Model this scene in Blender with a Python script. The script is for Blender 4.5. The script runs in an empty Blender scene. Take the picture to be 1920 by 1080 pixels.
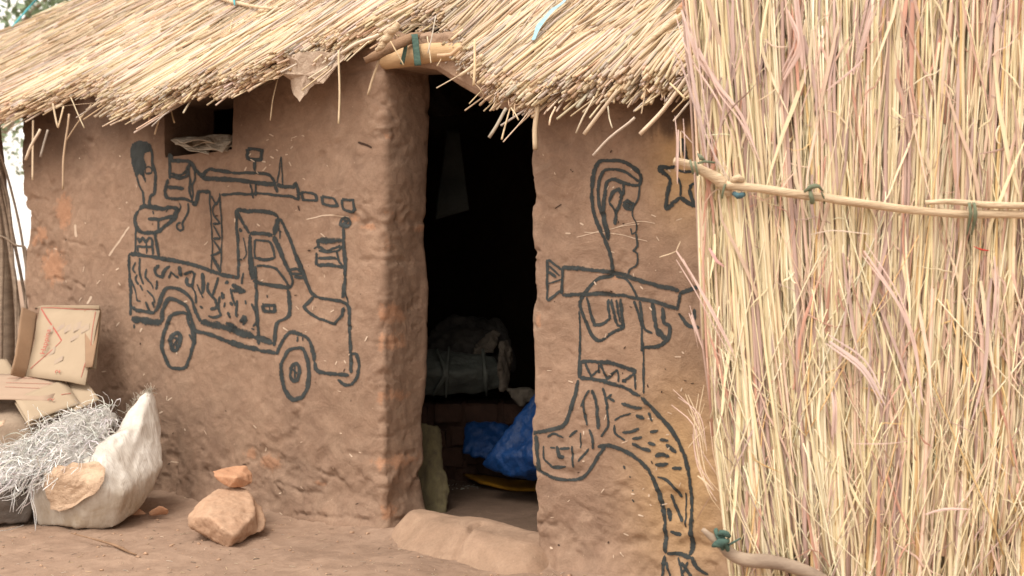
import bpy, bmesh, math, random
import numpy as np
from mathutils import Vector, Matrix, Euler
from mathutils.bvhtree import BVHTree

RS = np.random.RandomState(7)
random.seed(7)
scene = bpy.context.scene
COL = scene.collection

# ------------------------------------------------------------------ camera, sky, sun, exposure
FPX, CX, HY, CZ = 2133.0, 960.0, 523.0, 1.06
cam_d = bpy.data.cameras.new('camera')
cam = bpy.data.objects.new('camera', cam_d)
COL.objects.link(cam)
cam.location = (0, 0, CZ)
cam.rotation_euler = (math.radians(90), 0, 0)
cam_d.sensor_width = 36.0
cam_d.lens = 36.0 * FPX / 1920.0
cam_d.shift_y = -17.0 / 1920.0
cam_d.clip_end = 2000
cam_d.dof.use_dof = True
cam_d.dof.focus_distance = 4.15
cam_d.dof.aperture_fstop = 3.2
scene.camera = cam

SUN_EL, SUN_AZ = 60.0, 217.0      # degrees; the light comes from behind and a little left of the camera
world = bpy.data.worlds.new('World')
scene.world = world
world.use_nodes = True
wn = world.node_tree
bg = wn.nodes['Background']
sky = wn.nodes.new('ShaderNodeTexSky')
sky.sky_type = 'NISHITA'
sky.sun_disc = False
sky.sun_elevation = math.radians(SUN_EL)
sky.sun_rotation = math.radians(SUN_AZ)
sky.dust_density = 4.0
sky.air_density = 1.0
hs = wn.nodes.new('ShaderNodeHueSaturation')
hs.inputs['Saturation'].default_value = 0.25
wb = wn.nodes.new('ShaderNodeMix'); wb.data_type = 'RGBA'; wb.blend_type = 'MULTIPLY'
wb.inputs[0].default_value = 1.0
wb.inputs[7].default_value = (1.0, 0.93, 0.86, 1)
cl = wn.nodes.new('ShaderNodeMix'); cl.data_type = 'RGBA'          # an even veil of high white cloud over the sky
cl.inputs[0].default_value = 0.65
cl.inputs[7].default_value = (9.1, 8.85, 8.5, 1)
wn.links.new(sky.outputs[0], hs.inputs['Color'])
wn.links.new(hs.outputs[0], cl.inputs[6])
wn.links.new(cl.outputs[2], wb.inputs[6])
wn.links.new(wb.outputs[2], bg.inputs['Color'])
bg.inputs['Strength'].default_value = 0.15

sun_d = bpy.data.lights.new('sun', 'SUN')
sun_d.energy = 1.5
sun_d.angle = math.radians(30)
sun_d.color = (1.0, 0.93, 0.84)
sun = bpy.data.objects.new('sun', sun_d)
COL.objects.link(sun)
_el, _az = math.radians(SUN_EL), math.radians(SUN_AZ)
_d = Vector((math.sin(_az) * math.cos(_el), math.cos(_az) * math.cos(_el), math.sin(_el)))
sun.rotation_euler = _d.to_track_quat('Z', 'Y').to_euler()

scene.view_settings.view_transform = 'Standard'
scene.view_settings.look = 'None'
scene.view_settings.gamma = 1.0
scene.view_settings.use_curve_mapping = False
scene.view_settings.exposure = 0.72
scene.cycles.max_bounces = 6
scene.cycles.diffuse_bounces = 4
scene.cycles.transparent_max_bounces = 12

# ------------------------------------------------------------------ geometry of the place
TH = math.radians(36.8)
ST, CT = math.sin(TH), math.cos(TH)
CPL = 3.449
D = np.array([CT, -ST, 0.0])           # along the hut's front wall, to the right
N = np.array([-ST, -CT, 0.0])          # out of the wall
_u = (720 - CX) / FPX
_y = CPL / (CT + _u * ST)
F0 = np.array([_u * _y, _y, 0.0])      # foot of the corner left of the doorway
TW = 0.295                             # wall thickness


def W(s, n, z):
    s = np.asarray(s, float); n = np.asarray(n, float); z = np.asarray(z, float)
    s, n, z = np.broadcast_arrays(s, n, z)
    return F0 + s[..., None] * D + n[..., None] * N + z[..., None] * np.array([0, 0, 1.0])


def wl(px, py, n=0.0):
    """a point of the photograph on the plane that stands n metres in front of the wall"""
    u = (np.asarray(px, float) - CX) / FPX
    Y = (CPL - n) / (CT + u * ST)
    X = u * Y
    s = (X - F0[0]) * D[0] + (Y - F0[1]) * D[1]
    z = CZ + (HY - np.asarray(py, float)) / FPX * Y
    return s, z


def at(px, py, Y):
    return np.array([(px - CX) / FPX * Y, Y, CZ + (HY - py) / FPX * Y])


def sm(a, b, x):
    t = np.clip((np.asarray(x, float) - a) / (b - a), 0, 1)
    return t * t * (3 - 2 * t)


# ------------------------------------------------------------------ noise
_T = RS.rand(65536)


def _h(i, j, k):
    a = (i * 73856093) ^ (j * 19349663) ^ (k * 83492791)
    return _T[np.bitwise_and(a ^ (a >> 11), 65535)]


def vn(x, y, z=0.0):
    x, y, z = np.broadcast_arrays(np.asarray(x, float), np.asarray(y, float), np.asarray(z, float))
    i, j, k = np.floor(x).astype(np.int64), np.floor(y).astype(np.int64), np.floor(z).astype(np.int64)
    fx, fy, fz = x - i, y - j, z - k
    fx = fx * fx * (3 - 2 * fx); fy = fy * fy * (3 - 2 * fy); fz = fz * fz * (3 - 2 * fz)
    r = 0
    for a in (0, 1):
        for b in (0, 1):
            for c in (0, 1):
                w = (fx if a else 1 - fx) * (fy if b else 1 - fy) * (fz if c else 1 - fz)
                r = r + w * _h(i + a, j + b, k + c)
    return r * 2 - 1


def fbm(x, y, z=0.0, o=4, g=0.5):
    r, a = 0, 1.0
    for q in range(o):
        r = r + a * vn(np.asarray(x) * 2 ** q + 17.3 * q, np.asarray(y) * 2 ** q + 5.1 * q, np.asarray(z) * 2 ** q)
        a *= g
    return r


# ------------------------------------------------------------------ object helpers
def thing(name, label, cat, loc=(0, 0, 0), group=None):
    o = bpy.data.objects.new(name, None)
    o.empty_display_size = 0.1
    COL.objects.link(o)
    o.location = loc
    o['label'] = label
    o['category'] = cat
    if group: o['group'] = group
    return o


def tag(o, label=None, cat=None, group=None, kind=None):
    if label: o['label'] = label
    if cat: o['category'] = cat
    if group: o['group'] = group
    if kind: o['kind'] = kind
    return o


def origin(parent):
    v = Vector((0, 0, 0))
    while parent is not None:
        v += parent.location
        parent = parent.parent
    return np.array(v)


def link(name, me, parent=None, loc=None):
    o = bpy.data.objects.new(name, me)
    COL.objects.link(o)
    if parent is not None: o.parent = parent
    if loc is not None: o.location = loc
    return o


def mesh_np(name, V, F, mat, parent=None, smooth=True, pts=None, base=None):
    """V (n,3) world points, F list of (m,k) index arrays; pts: point attributes {name: (n,3)}"""
    V = np.asarray(V, float).reshape(-1, 3)
    if parent is not None:
        org = origin(parent)
    else:
        org = np.zeros(3) if base is None else np.asarray(base, float)
    me = bpy.data.meshes.new(name)
    F = [np.asarray(f, np.int64) for f in F if len(f)]
    tot = np.concatenate([np.full(len(f), f.shape[1]) for f in F])
    idx = np.concatenate([f.ravel() for f in F])
    me.vertices.add(len(V))
    me.vertices.foreach_set('co', (V - org).ravel())
    me.loops.add(len(idx))
    me.loops.foreach_set('vertex_index', idx)
    me.polygons.add(len(tot))
    st = np.concatenate([[0], np.cumsum(tot)[:-1]])
    me.polygons.foreach_set('loop_start', st)
    me.polygons.foreach_set('loop_total', tot)
    if smooth: me.polygons.foreach_set('use_smooth', np.ones(len(tot), bool))
    me.update(calc_edges=True)
    me.validate()
    for k, a in (pts or {}).items():
        if k == 'Col':
            at_ = me.attributes.new(k, 'FLOAT_COLOR', 'POINT')
            a4 = np.ones((len(V), 4)); a4[:, :3] = a
            at_.data.foreach_set('color', a4.ravel())
        else:
            at_ = me.attributes.new(k, 'FLOAT_VECTOR', 'POINT')
            at_.data.foreach_set('vector', np.asarray(a, float).ravel())
    if mat: me.materials.append(mat)
    o = bpy.data.objects.new(name, me)
    COL.objects.link(o)
    if parent is not None: o.parent = parent
    else: o.location = org
    return o


def grid_faces(nu, nv, off=0, flip=False):
    i = np.arange(nu - 1)[:, None] * nv + np.arange(nv - 1)[None, :]
    f = np.stack([i, i + nv, i + nv + 1, i + 1], -1).reshape(-1, 4) + off
    return f[:, ::-1] if flip else f


def unit(v):
    return v / np.maximum(np.linalg.norm(v, axis=-1, keepdims=True), 1e-9)


def tubes(P, R, sides=5, col=None):
    """P (N,K,3) centre lines, R (N,K) radii -> verts, faces, attributes"""
    P = np.asarray(P, float); Nn, K = P.shape[:2]
    R = np.broadcast_to(np.asarray(R, float), (Nn, K)) if np.ndim(R) < 2 or np.shape(R) != (Nn, K) else R
    T = np.gradient(P, axis=1) if K > 2 else np.repeat(P[:, 1:] - P[:, :1], 2, 1)
    T = unit(T)
    ref = unit(RS.randn(Nn, 1, 3))
    m = T.mean(1, keepdims=True)
    ref = unit(ref - (ref * m).sum(-1, keepdims=True) * m / np.maximum((m * m).sum(-1, keepdims=True), 1e-9) + 1e-5)
    A = unit(np.cross(T, ref)); B = np.cross(T, A)
    an = np.arange(sides) * 2 * math.pi / sides
    V = P[:, :, None] + R[..., None, None] * (A[:, :, None] * np.cos(an)[:, None] + B[:, :, None] * np.sin(an)[:, None])
    base = np.arange(Nn)[:, None, None] * K * sides
    k = np.arange(K - 1)[None, :, None] * sides
    a = np.arange(sides)[None, None, :]; b = (a + 1) % sides
    q = np.stack([base + k + a, base + k + b, base + k + sides + b, base + k + sides + a], -1).reshape(-1, 4)
    c0 = (np.arange(Nn)[:, None] * K * sides + np.arange(sides)[None, ::-1])
    c1 = (np.arange(Nn)[:, None] * K * sides + (K - 1) * sides + np.arange(sides)[None, :])
    seg = np.concatenate([np.zeros((Nn, 1)), np.cumsum(np.linalg.norm(np.diff(P, axis=1), axis=-1), 1)], 1)
    U = np.zeros((Nn, K, sides, 3))
    U[..., 0] = seg[:, :, None]
    U[..., 1] = np.sin(an) * 0.5
    U[..., 2] = (RS.rand(Nn) * 90)[:, None, None]
    pts = {'Uvw': U.reshape(-1, 3)}
    if col is not None:
        pts['Col'] = np.repeat(np.asarray(col, float), K * sides, 0).reshape(-1, 3)
    return V.reshape(-1, 3), [q, np.concatenate([c0, c1])], pts


def strips(P, Wd, col=None, fold=0.3):
    """flat leaves: P (N,K,3), Wd (N,K,3) half width vectors; a shallow V in section"""
    P = np.asarray(P, float); Nn, K = P.shape[:2]
    T = unit(np.gradient(P, axis=1))
    Nr = np.cross(T, Wd) * fold
    V = np.stack([P - Wd + Nr, P, P + Wd + Nr], 2)
    i = np.arange(Nn)[:, None, None] * K * 3 + np.arange(K - 1)[None, :, None] * 3 + np.arange(2)[None, None, :]
    q = np.stack([i, i + 1, i + 4, i + 3], -1).reshape(-1, 4)
    seg = np.concatenate([np.zeros((Nn, 1)), np.cumsum(np.linalg.norm(np.diff(P, axis=1), axis=-1), 1)], 1)
    U = np.zeros((Nn, K, 3, 3)); U[..., 0] = seg[:, :, None]; U[..., 1] = np.array([-1, 0, 1]) * 0.5
    U[..., 2] = (RS.rand(Nn) * 90)[:, None, None]
    pts = {'Uvw': U.reshape(-1, 3)}
    if col is not None: pts['Col'] = np.repeat(np.asarray(col, float), K * 3, 0).reshape(-1, 3)
    return V.reshape(-1, 3), [q], pts


def join(parts):
    Vs, Fs, off, P = [], {}, 0, {}
    for V, F, pts in parts:
        Vs.append(V)
        for f in F:
            Fs.setdefault(f.shape[1], []).append(f + off)
        for k, a in pts.items(): P.setdefault(k, []).append(a)
        off += len(V)
    return np.concatenate(Vs), [np.concatenate(f) for f in Fs.values()], {k: np.concatenate(a) for k, a in P.items()}


def spline(pts, step):
    """Catmull-Rom through pts, resampled every step"""
    p = np.asarray(pts, float)
    if len(p) < 2: return p
    closed = np.allclose(p[0], p[-1]) and len(p) > 3
    q = np.vstack([p[-2] if closed else 2 * p[0] - p[1], p, p[1] if closed else 2 * p[-1] - p[-2]])
    out = []
    for i in range(1, len(q) - 2):
        a, b, c, d = q[i - 1], q[i], q[i + 1], q[i + 2]
        L = np.linalg.norm(c - b); m = max(1, int(math.ceil(L / step)))
        # limit tangents so that straight runs with a short neighbour do not overshoot
        t1 = (c - a) * 0.5; t2 = (d - b) * 0.5
        for t in (t1, t2):
            l = np.linalg.norm(t)
            if l > L: t *= L / l
        t = (np.arange(m) / m)[:, None]
        h00 = 2 * t ** 3 - 3 * t ** 2 + 1; h10 = t ** 3 - 2 * t ** 2 + t
        h01 = -2 * t ** 3 + 3 * t ** 2; h11 = t ** 3 - t ** 2
        out.append(h00 * b + h10 * t1 + h01 * c + h11 * t2)
    out.append(q[-2][None])
    return np.concatenate(out)


# ------------------------------------------------------------------ materials
class NT:
    def __init__(s, name):
        s.m = bpy.data.materials.new(name); s.m.use_nodes = True
        s.t = s.m.node_tree; s.p = s.t.nodes['Principled BSDF']; s.out = s.t.nodes['Material Output']
        s.p.inputs['Roughness'].default_value = 0.85
        s.p.inputs['Specular IOR Level'].default_value = 0.25

    def n(s, ty, **kw):
        x = s.t.nodes.new(ty)
        for k, v in kw.items(): setattr(x, k, v)
        return x

    def l(s, a, b): s.t.links.new(a, b)

    def obj(s): return s.n('ShaderNodeTexCoord').outputs['Object']

    def attr(s, name): return s.n('ShaderNodeAttribute', attribute_name=name)

    def scale(s, v, sc):
        m = s.n('ShaderNodeMapping'); s.l(v, m.inputs[0]); m.inputs['Scale'].default_value = sc
        return m.outputs[0]

    def noise(s, v, sc, det=4, rough=0.55, dist=0.0):
        x = s.n('ShaderNodeTexNoise'); s.l(v, x.inputs['Vector'])
        x.inputs['Scale'].default_value = sc; x.inputs['Detail'].default_value = det
        x.inputs['Roughness'].default_value = rough; x.inputs['Distortion'].default_value = dist
        return x.outputs['Fac']

    def ramp(s, f, stops):
        x = s.n('ShaderNodeValToRGB'); s.l(f, x.inputs[0])
        e = x.color_ramp.elements
        while len(e) < len(stops): e.new(0.5)
        for q, (p, c) in zip(e, stops):
            q.position = p; q.color = (c[0], c[1], c[2], 1) if np.ndim(c) else (c, c, c, 1)
        return x.outputs[0]

    def mix(s, f, a, b, bt='MIX'):
        x = s.n('ShaderNodeMix', data_type='RGBA', blend_type=bt)
        for k, v in (('Factor', f), ('A', a), ('B', b)):
            i = x.inputs[k] if k != 'Factor' else x.inputs[0]
            i = x.inputs[0] if k == 'Factor' else (x.inputs[6] if k == 'A' else x.inputs[7])
            if hasattr(v, 'links'): s.l(v, i)
            elif np.ndim(v): i.default_value = (v[0], v[1], v[2], 1)
            else: i.default_value = v
        return x.outputs[2]

    def math(s, op, a, b=0.0, clamp=False):
        x = s.n('ShaderNodeMath', operation=op, use_clamp=clamp)
        for i, v in enumerate((a, b)):
            if hasattr(v, 'links'): s.l(v, x.inputs[i])
            else: x.inputs[i].default_value = v
        return x.outputs[0]

    def bump(s, h, st, dist):
        x = s.n('ShaderNodeBump'); s.l(h, x.inputs['Height'])
        x.inputs['Strength'].default_value = st; x.inputs['Distance'].default_value = dist
        s.l(x.outputs[0], s.p.inputs['Normal'])

    def color(s, c):
        if hasattr(c, 'links'): s.l(c, s.p.inputs['Base Color'])
        else: s.p.inputs['Base Color'].default_value = (c[0], c[1], c[2], 1)


def mud_material(name, c1, c2, c3, tint=True, straw_specks=True):
    m = NT(name)
    o = m.obj()
    big = m.noise(o, 2.2, 5, 0.6)
    mid = m.noise(o, 10, 6, 0.62, 1.2)
    fine = m.noise(o, 110, 5, 0.7)
    smear = m.noise(m.scale(o, (1.0, 1.0, 1.5)), 8, 6, 0.7, 0.8)
    c = m.mix(m.ramp(big, [(0.3, 0), (0.7, 1)]), c1, c2)
    c = m.mix(m.ramp(mid, [(0.42, 0), (0.72, 0.55)]), c, c3)
    if tint:
        t = m.attr('Tint').outputs['Vector']
        sp = m.n('ShaderNodeSeparateXYZ'); m.l(t, sp.inputs[0])
        nb = m.noise(o, 26, 5, 0.7)
        bm = m.math('ADD', sp.outputs[0], m.math('MULTIPLY', m.math('SUBTRACT', nb, 0.5), 1.6))
        bm = m.math('MULTIPLY', m.ramp(bm, [(0.42, 0), (0.75, 1)]), m.math('MINIMUM', m.math('MULTIPLY', sp.outputs[0], 3.0), 1.0))
        c = m.mix(m.math('MULTIPLY', bm, 0.62), c, (0.46, 0.245, 0.145))
        c = m.mix(m.math('MULTIPLY', sp.outputs[1], 0.8), c, (0.53, 0.345, 0.165))
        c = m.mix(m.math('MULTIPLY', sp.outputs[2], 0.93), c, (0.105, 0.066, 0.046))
    c = m.mix(1.0, c, m.ramp(fine, [(0.28, 0.88), (0.50, 0.99), (0.75, 1.07)]), 'MULTIPLY')
    c = m.mix(1.0, c, m.ramp(smear, [(0.3, 0.86), (0.65, 1.08)]), 'MULTIPLY')
    if straw_specks:
        vo = m.n('ShaderNodeTexVoronoi'); m.l(m.scale(o, (1.0, 1.0, 0.45)), vo.inputs['Vector'])
        vo.inputs['Scale'].default_value = 55; vo.inputs['Randomness'].default_value = 1.0
        pick = m.noise(o, 19, 2)
        sm_ = m.math('MULTIPLY', m.ramp(vo.outputs['Distance'], [(0.03, 1), (0.13, 0)]), m.ramp(pick, [(0.56, 0), (0.62, 1)]))
        c = m.mix(m.math('MULTIPLY', sm_, 0.45), c, (0.58, 0.45, 0.32))
    m.color(c)
    h = m.math('ADD', m.math('MULTIPLY', mid, 0.9), m.math('ADD', m.math('MULTIPLY', fine, 0.28), m.math('MULTIPLY', smear, 0.7)))
    m.bump(m.math('ADD', h, m.math('MULTIPLY', m.noise(o, 320, 3, 0.7), 0.06)), 0.62, 0.012)
    m.p.inputs['Roughness'].default_value = 0.95
    m.p.inputs['Specular IOR Level'].default_value = 0.12
    return m.m


def straw_material(name, streak=0.35):
    m = NT(name)
    c = m.attr('Col').outputs['Color']
    uv = m.attr('Uvw').outputs['Vector']
    st = m.noise(m.scale(uv, (5, 7, 1)), 1.0, 4, 0.6)
    lng = m.noise(m.scale(uv, (9, 0.4, 1)), 1.0, 3, 0.6)
    c = m.mix(1.0, c, m.ramp(st, [(0.3, 1 - streak), (0.6, 1.04)]), 'MULTIPLY')
    c = m.mix(m.ramp(lng, [(0.58, 0), (0.78, 0.5)]), c, (0.36, 0.27, 0.19))
    m.color(c)
    m.bump(st, 0.35, 0.002)
    m.p.inputs['Roughness'].default_value = 0.62
    m.p.inputs['Specular IOR Level'].default_value = 0.3
    return m.m


def plain(name, c, c2=None, sc=20, rough=0.85, bump=0.3, bd=0.004, stretch=(1, 1, 1), detail=5):
    m = NT(name)
    o = m.scale(m.obj(), stretch)
    f = m.noise(o, sc, detail, 0.65, 0.3)
    c2 = c2 or tuple(x * 0.7 for x in c)
    m.color(m.mix(m.ramp(f, [(0.32, 0), (0.68, 1)]), c, c2))
    m.bump(m.noise(o, sc * 3, 5, 0.65), bump, bd)
    m.p.inputs['Roughness'].default_value = rough
    return m.m


M = {}
M['mud'] = mud_material('mud_plaster', (0.298, 0.197, 0.138), (0.220, 0.145, 0.105), (0.365, 0.256, 0.184))
M['mud_plain'] = mud_material('mud_render', (0.335, 0.226, 0.156), (0.275, 0.184, 0.130), (0.40, 0.28, 0.20), tint=False)
M['ground'] = mud_material('swept_earth', (0.300, 0.205, 0.148), (0.240, 0.162, 0.118), (0.38, 0.27, 0.20), tint=False)
M['inside'] = mud_material('inner_mud', (0.055, 0.036, 0.026), (0.04, 0.026, 0.019), (0.07, 0.045, 0.032), tint=False, straw_specks=False)  # the wall's mud darkened; indoor gloom is put into its colour
M['darkmud'] = mud_material('dark_mud', (0.15, 0.10, 0.072), (0.11, 0.075, 0.055), (0.19, 0.13, 0.095), tint=False, straw_specks=False)  # darker mud for the window reveals
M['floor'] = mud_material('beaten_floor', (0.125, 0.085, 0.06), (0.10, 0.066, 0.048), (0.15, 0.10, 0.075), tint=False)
M['straw'] = straw_material('thatch_straw')
M['reed'] = straw_material('reed_stem', 0.22)
M['under'] = plain('old_thatch', (0.20, 0.14, 0.085), (0.09, 0.06, 0.035), 60, stretch=(1, 1, 0.3), bump=0.8, bd=0.02)
M['wood'] = plain('pale_wood', (0.60, 0.42, 0.24), (0.44, 0.29, 0.16), 9, stretch=(1, 1, 6), bump=0.5)
M['pole'] = plain('peeled_pole', (0.74, 0.60, 0.42), (0.50, 0.36, 0.23), 16, stretch=(0.5, 1, 4), bump=1.0, bd=0.008, rough=0.8)
M['greywood'] = plain('weathered_wood', (0.36, 0.28, 0.21), (0.22, 0.165, 0.125), 10, stretch=(1, 1, 4), bump=0.6)
M['brownwood'] = plain('brown_branch', (0.32, 0.20, 0.125), (0.20, 0.12, 0.07), 14, bump=0.9, bd=0.01)
M['greencloth'] = plain('green_cloth', (0.085, 0.15, 0.12), (0.04, 0.075, 0.065), 40, bump=0.5, stretch=(1, 1, 4))
M['khaki'] = plain('khaki_cloth', (0.20, 0.23, 0.15), (0.12, 0.14, 0.095), 40, bump=0.5)
M['teal'] = plain('teal_net', (0.10, 0.42, 0.44), (0.05, 0.25, 0.30), 60, bump=0.4)
M['bluefilm'] = plain('pale_blue_film', (0.22, 0.44, 0.52), (0.34, 0.50, 0.54), 30, bump=0.6, rough=0.5)
M['navy'] = plain('dark_blue_cloth', (0.03, 0.05, 0.08), (0.10, 0.20, 0.22), 30)
M['brick'] = plain('fired_earth', (0.52, 0.27, 0.165), (0.43, 0.21, 0.125), 16, bump=0.8, bd=0.01)
M['red'] = plain('red_scrap', (0.55, 0.05, 0.04), (0.40, 0.03, 0.03), 30)

# dry brushed paint
m = NT('dark_paint')
o_ = m.obj()
e_ = m.attr('Uvw').outputs['Vector']
se = m.n('ShaderNodeSeparateXYZ'); m.l(e_, se.inputs[0])
edge = m.math('ABSOLUTE', se.outputs[1])
ns = m.noise(o_, 95, 5, 0.72)
nb = m.noise(o_, 16, 3, 0.6)
bris = m.noise(m.scale(e_, (14, 5, 1)), 1.0, 4, 0.7)
a_ = m.math('SUBTRACT', 1.36, edge)
a_ = m.math('ADD', a_, m.math('MULTIPLY', m.math('SUBTRACT', ns, 0.5), 1.9))
a_ = m.math('ADD', a_, m.math('MULTIPLY', m.math('SUBTRACT', nb, 0.56), 1.3))
a_ = m.math('ADD', a_, m.math('MULTIPLY', m.math('SUBTRACT', bris, 0.5), 0.5))
al = m.ramp(a_, [(0.22, 0), (0.62, 0.93)])
m.color(m.mix(nb, (0.013, 0.021, 0.024), (0.060, 0.067, 0.066)))
m.p.inputs['Roughness'].default_value = 0.8
m.l(al, m.p.inputs['Alpha'])
m.bump(m.noise(o_, 110, 4), 0.4, 0.006)
M['paint'] = m.m
m2 = NT('pale_scratch'); m2.color((0.66, 0.52, 0.40)); m2.p.inputs['Alpha'].default_value = 0.75
M['scratch'] = m2.m
m2 = NT('dark_crack'); m2.color((0.06, 0.035, 0.025)); M['crack'] = m2.m

# cloth of the woven sack
m = NT('woven_plastic')
o_ = m.obj()
dirt = m.noise(o_, 5, 5, 0.65, 0.5)
sep = m.n('ShaderNodeSeparateXYZ'); m.l(o_, sep.inputs[0])
w1 = m.n('ShaderNodeTexWave'); m.l(m.scale(o_, (1, 0.4, 0.5)), w1.inputs['Vector']); w1.inputs['Scale'].default_value = 60
w2 = m.n('ShaderNodeTexWave', bands_direction='Z'); m.l(o_, w2.inputs['Vector']); w2.inputs['Scale'].default_value = 60
low = m.math('ADD', m.math('MULTIPLY', sep.outputs[2], -2.2), 0.55)
dm = m.math('ADD', m.ramp(dirt, [(0.35, 0), (0.7, 0.7)]), m.math('MAXIMUM', low, 0.0), True)
c = m.mix(dm, (0.72, 0.69, 0.64), (0.38, 0.31, 0.235))
c = m.mix(1.0, c, m.ramp(m.math('MULTIPLY', w1.outputs['Fac'], w2.outputs['Fac']), [(0, 0.93), (1, 1.05)]), 'MULTIPLY')
m.color(c)
m.p.inputs['Roughness'].default_value = 0.55
cr = m.noise(m.scale(o_, (1.5, 1.5, 0.55)), 9, 4, 0.55, 1.5)
m.bump(m.math('ADD', cr, m.math('MULTIPLY', w1.outputs['Fac'], 0.03)), 0.45, 0.02)
M['sack'] = m.m


# ------------------------------------------------------------------ solid helpers
def ev_mesh(tmp):
    dg = bpy.context.evaluated_depsgraph_get()
    dg.update()
    me = bpy.data.meshes.new_from_object(tmp.evaluated_get(dg))
    old = tmp.data
    bpy.data.objects.remove(tmp)
    bpy.data.meshes.remove(old)
    return me


def hull_bm(ptss):
    """a mesh of one convex hull per list of points"""
    bm = bmesh.new()
    for pts in ptss:
        b = bmesh.new()
        for p in pts: b.verts.new(p)
        r = bmesh.ops.convex_hull(b, input=b.verts)
        bad = list({g for g in r['geom_interior'] if isinstance(g, bmesh.types.BMVert)})
        if bad: bmesh.ops.delete(b, geom=bad, context='VERTS')
        me = bpy.data.meshes.new('t'); b.to_mesh(me); b.free()
        bm.from_mesh(me); bpy.data.meshes.remove(me)
    return bm


def ball(c, r, n=40, seed=None):
    rs = np.random.RandomState(seed or 3)
    v = unit(rs.randn(n, 3))
    return [tuple(np.array(c) + v_ * np.array(r)) for v_ in v]


def solid(name, ptss, voxel, smooth, disp, mat, parent=None, base=None, smooth_shade=True, gz=None):
    """hulls fused, rounded and roughened into one continuous body"""
    bm = hull_bm(ptss)
    me = bpy.data.meshes.new('tmp'); bm.to_mesh(me); bm.free()
    tmp = bpy.data.objects.new('tmp', me); COL.objects.link(tmp)
    r = tmp.modifiers.new('r', 'REMESH'); r.mode = 'VOXEL'; r.voxel_size = voxel; r.use_smooth_shade = True
    if smooth:
        s_ = tmp.modifiers.new('s', 'SMOOTH'); s_.iterations = smooth; s_.factor = 0.6
    me = ev_mesh(tmp)
    n = len(me.vertices)
    co = np.zeros(n * 3); me.vertices.foreach_get('co', co); co = co.reshape(-1, 3)
    no = np.zeros(n * 3); me.vertices.foreach_get('normal', no); no = no.reshape(-1, 3)
    if disp is not None: co = co + no * disp(co)[:, None]
    if gz is not None: co[:, 2] = np.maximum(co[:, 2], gz)
    org = origin(parent) if parent is not None else (np.array(base, float) if base is not None else np.array([co[:, 0].mean(), co[:, 1].mean(), co[:, 2].min()]))
    me.vertices.foreach_set('co', (co - org).ravel())
    me.update()
    me.materials.clear(); me.materials.append(mat)
    me.polygons.foreach_set('use_smooth', np.full(len(me.polygons), smooth_shade))
    o = link(name, me, parent, None if parent is not None else org)
    return o, co


def board(name, corners, th, mat, parent=None, sub=8, wob=0.004, seed=0, base=None):
    """a thin sheet through four corners (tl, tr, br, bl), with thickness and a little warp"""
    a, b, c, d = [np.array(q, float) for q in corners]
    u = np.linspace(0, 1, sub + 1)[:, None, None]; v = np.linspace(0, 1, sub + 1)[None, :, None]
    P = a * (1 - u) * (1 - v) + b * u * (1 - v) + c * u * v + d * (1 - u) * v
    nn = unit(np.cross(b - a, d - a)[None])[0]
    P = P + nn * (vn(P[..., 0] * 7 + seed, P[..., 1] * 7, P[..., 2] * 7) * wob)[..., None]
    k = (sub + 1) ** 2
    V = np.concatenate([P.reshape(-1, 3), (P + nn * th).reshape(-1, 3)])
    f1 = grid_faces(sub + 1, sub + 1); f2 = grid_faces(sub + 1, sub + 1, k, True)
    m_ = sub + 1
    ring = [i * m_ for i in range(m_)] + [sub * m_ + j for j in range(1, m_)] + [i * m_ + sub for i in range(sub - 1, -1, -1)] + [j for j in range(sub - 1, 0, -1)]
    ring = np.array(ring); nx = np.roll(ring, -1)
    f3 = np.stack([nx, ring, ring + k, nx + k], -1)
    return mesh_np(name, V, [f1, f2, f3], mat, parent, smooth=False, base=base)


def tube_obj(name, pts, rad, mat, parent=None, sides=12, rough=0.0, base=None, step=0.02):
    p = spline(pts, step)
    t = np.linspace(0, 1, len(p))
    r = np.interp(t, np.linspace(0, 1, len(np.atleast_1d(rad))), np.atleast_1d(rad)) if np.ndim(rad) else np.full(len(p), rad)
    V, F, A = tubes(p[None], r[None], sides)
    if rough:
        c = np.repeat(p, sides, 0)
        d = V - c
        V = c + d * (1 + rough * fbm(V[:, 0] * 30, V[:, 1] * 30, V[:, 2] * 30, 3))[:, None]
    return mesh_np(name, V, F, mat, parent, pts=A, base=base)


# ================================================================== GROUND
def ground_h(X, Y):
    n = CPL - (X * ST + Y * CT)
    s = (X - F0[0]) * D[0] + (Y - F0[1]) * D[1]
    near = np.exp(-((X + 0.4) ** 2 + (Y - 5) ** 2) / 60)
    h = 0.012 * fbm(X * 1.7, Y * 1.7, 0, 4) + 0.0045 * fbm(X * 9, Y * 9, 3, 4) - 0.005 * sm(0.45, 0.6, fbm(X * 5, Y * 8, 9, 2))
    fil = np.where((n > -0.05) & (s > -2.75) & (s < 2), 0.035 * np.exp(-np.maximum(n, 0) / 0.07) * (0.7 + 0.5 * vn(s * 3, 2)), 0)
    inside = (n < -0.05) & (n > -3) & (s > -2.7) & (s < 2)
    return np.where(inside, 0.012 + h * 0.5, h * near + fil)


def axis(lo, a, b, hi, fine):
    g = [a]
    st = fine
    left = []
    x = a
    while x > lo:
        st *= 1.25; x -= st; left.append(x)
    mid = np.arange(a, b, fine)
    right = []; x = b; st = fine
    while x < hi:
        st *= 1.25; x += st; right.append(x)
    return np.array(left[::-1] + list(mid) + [b] + right)


gx = axis(-600, -3.2, 1.3, 600, 0.014)
gy = axis(-60, 3.9, 6.9, 900, 0.014)
GX, GY = np.meshgrid(gx, gy, indexing='ij')
GV = np.stack([GX, GY, ground_h(GX, GY)], -1).reshape(-1, 3)
g = mesh_np('ground', GV, [grid_faces(len(gx), len(gy))], M['ground'])
g['kind'] = 'structure'

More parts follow.
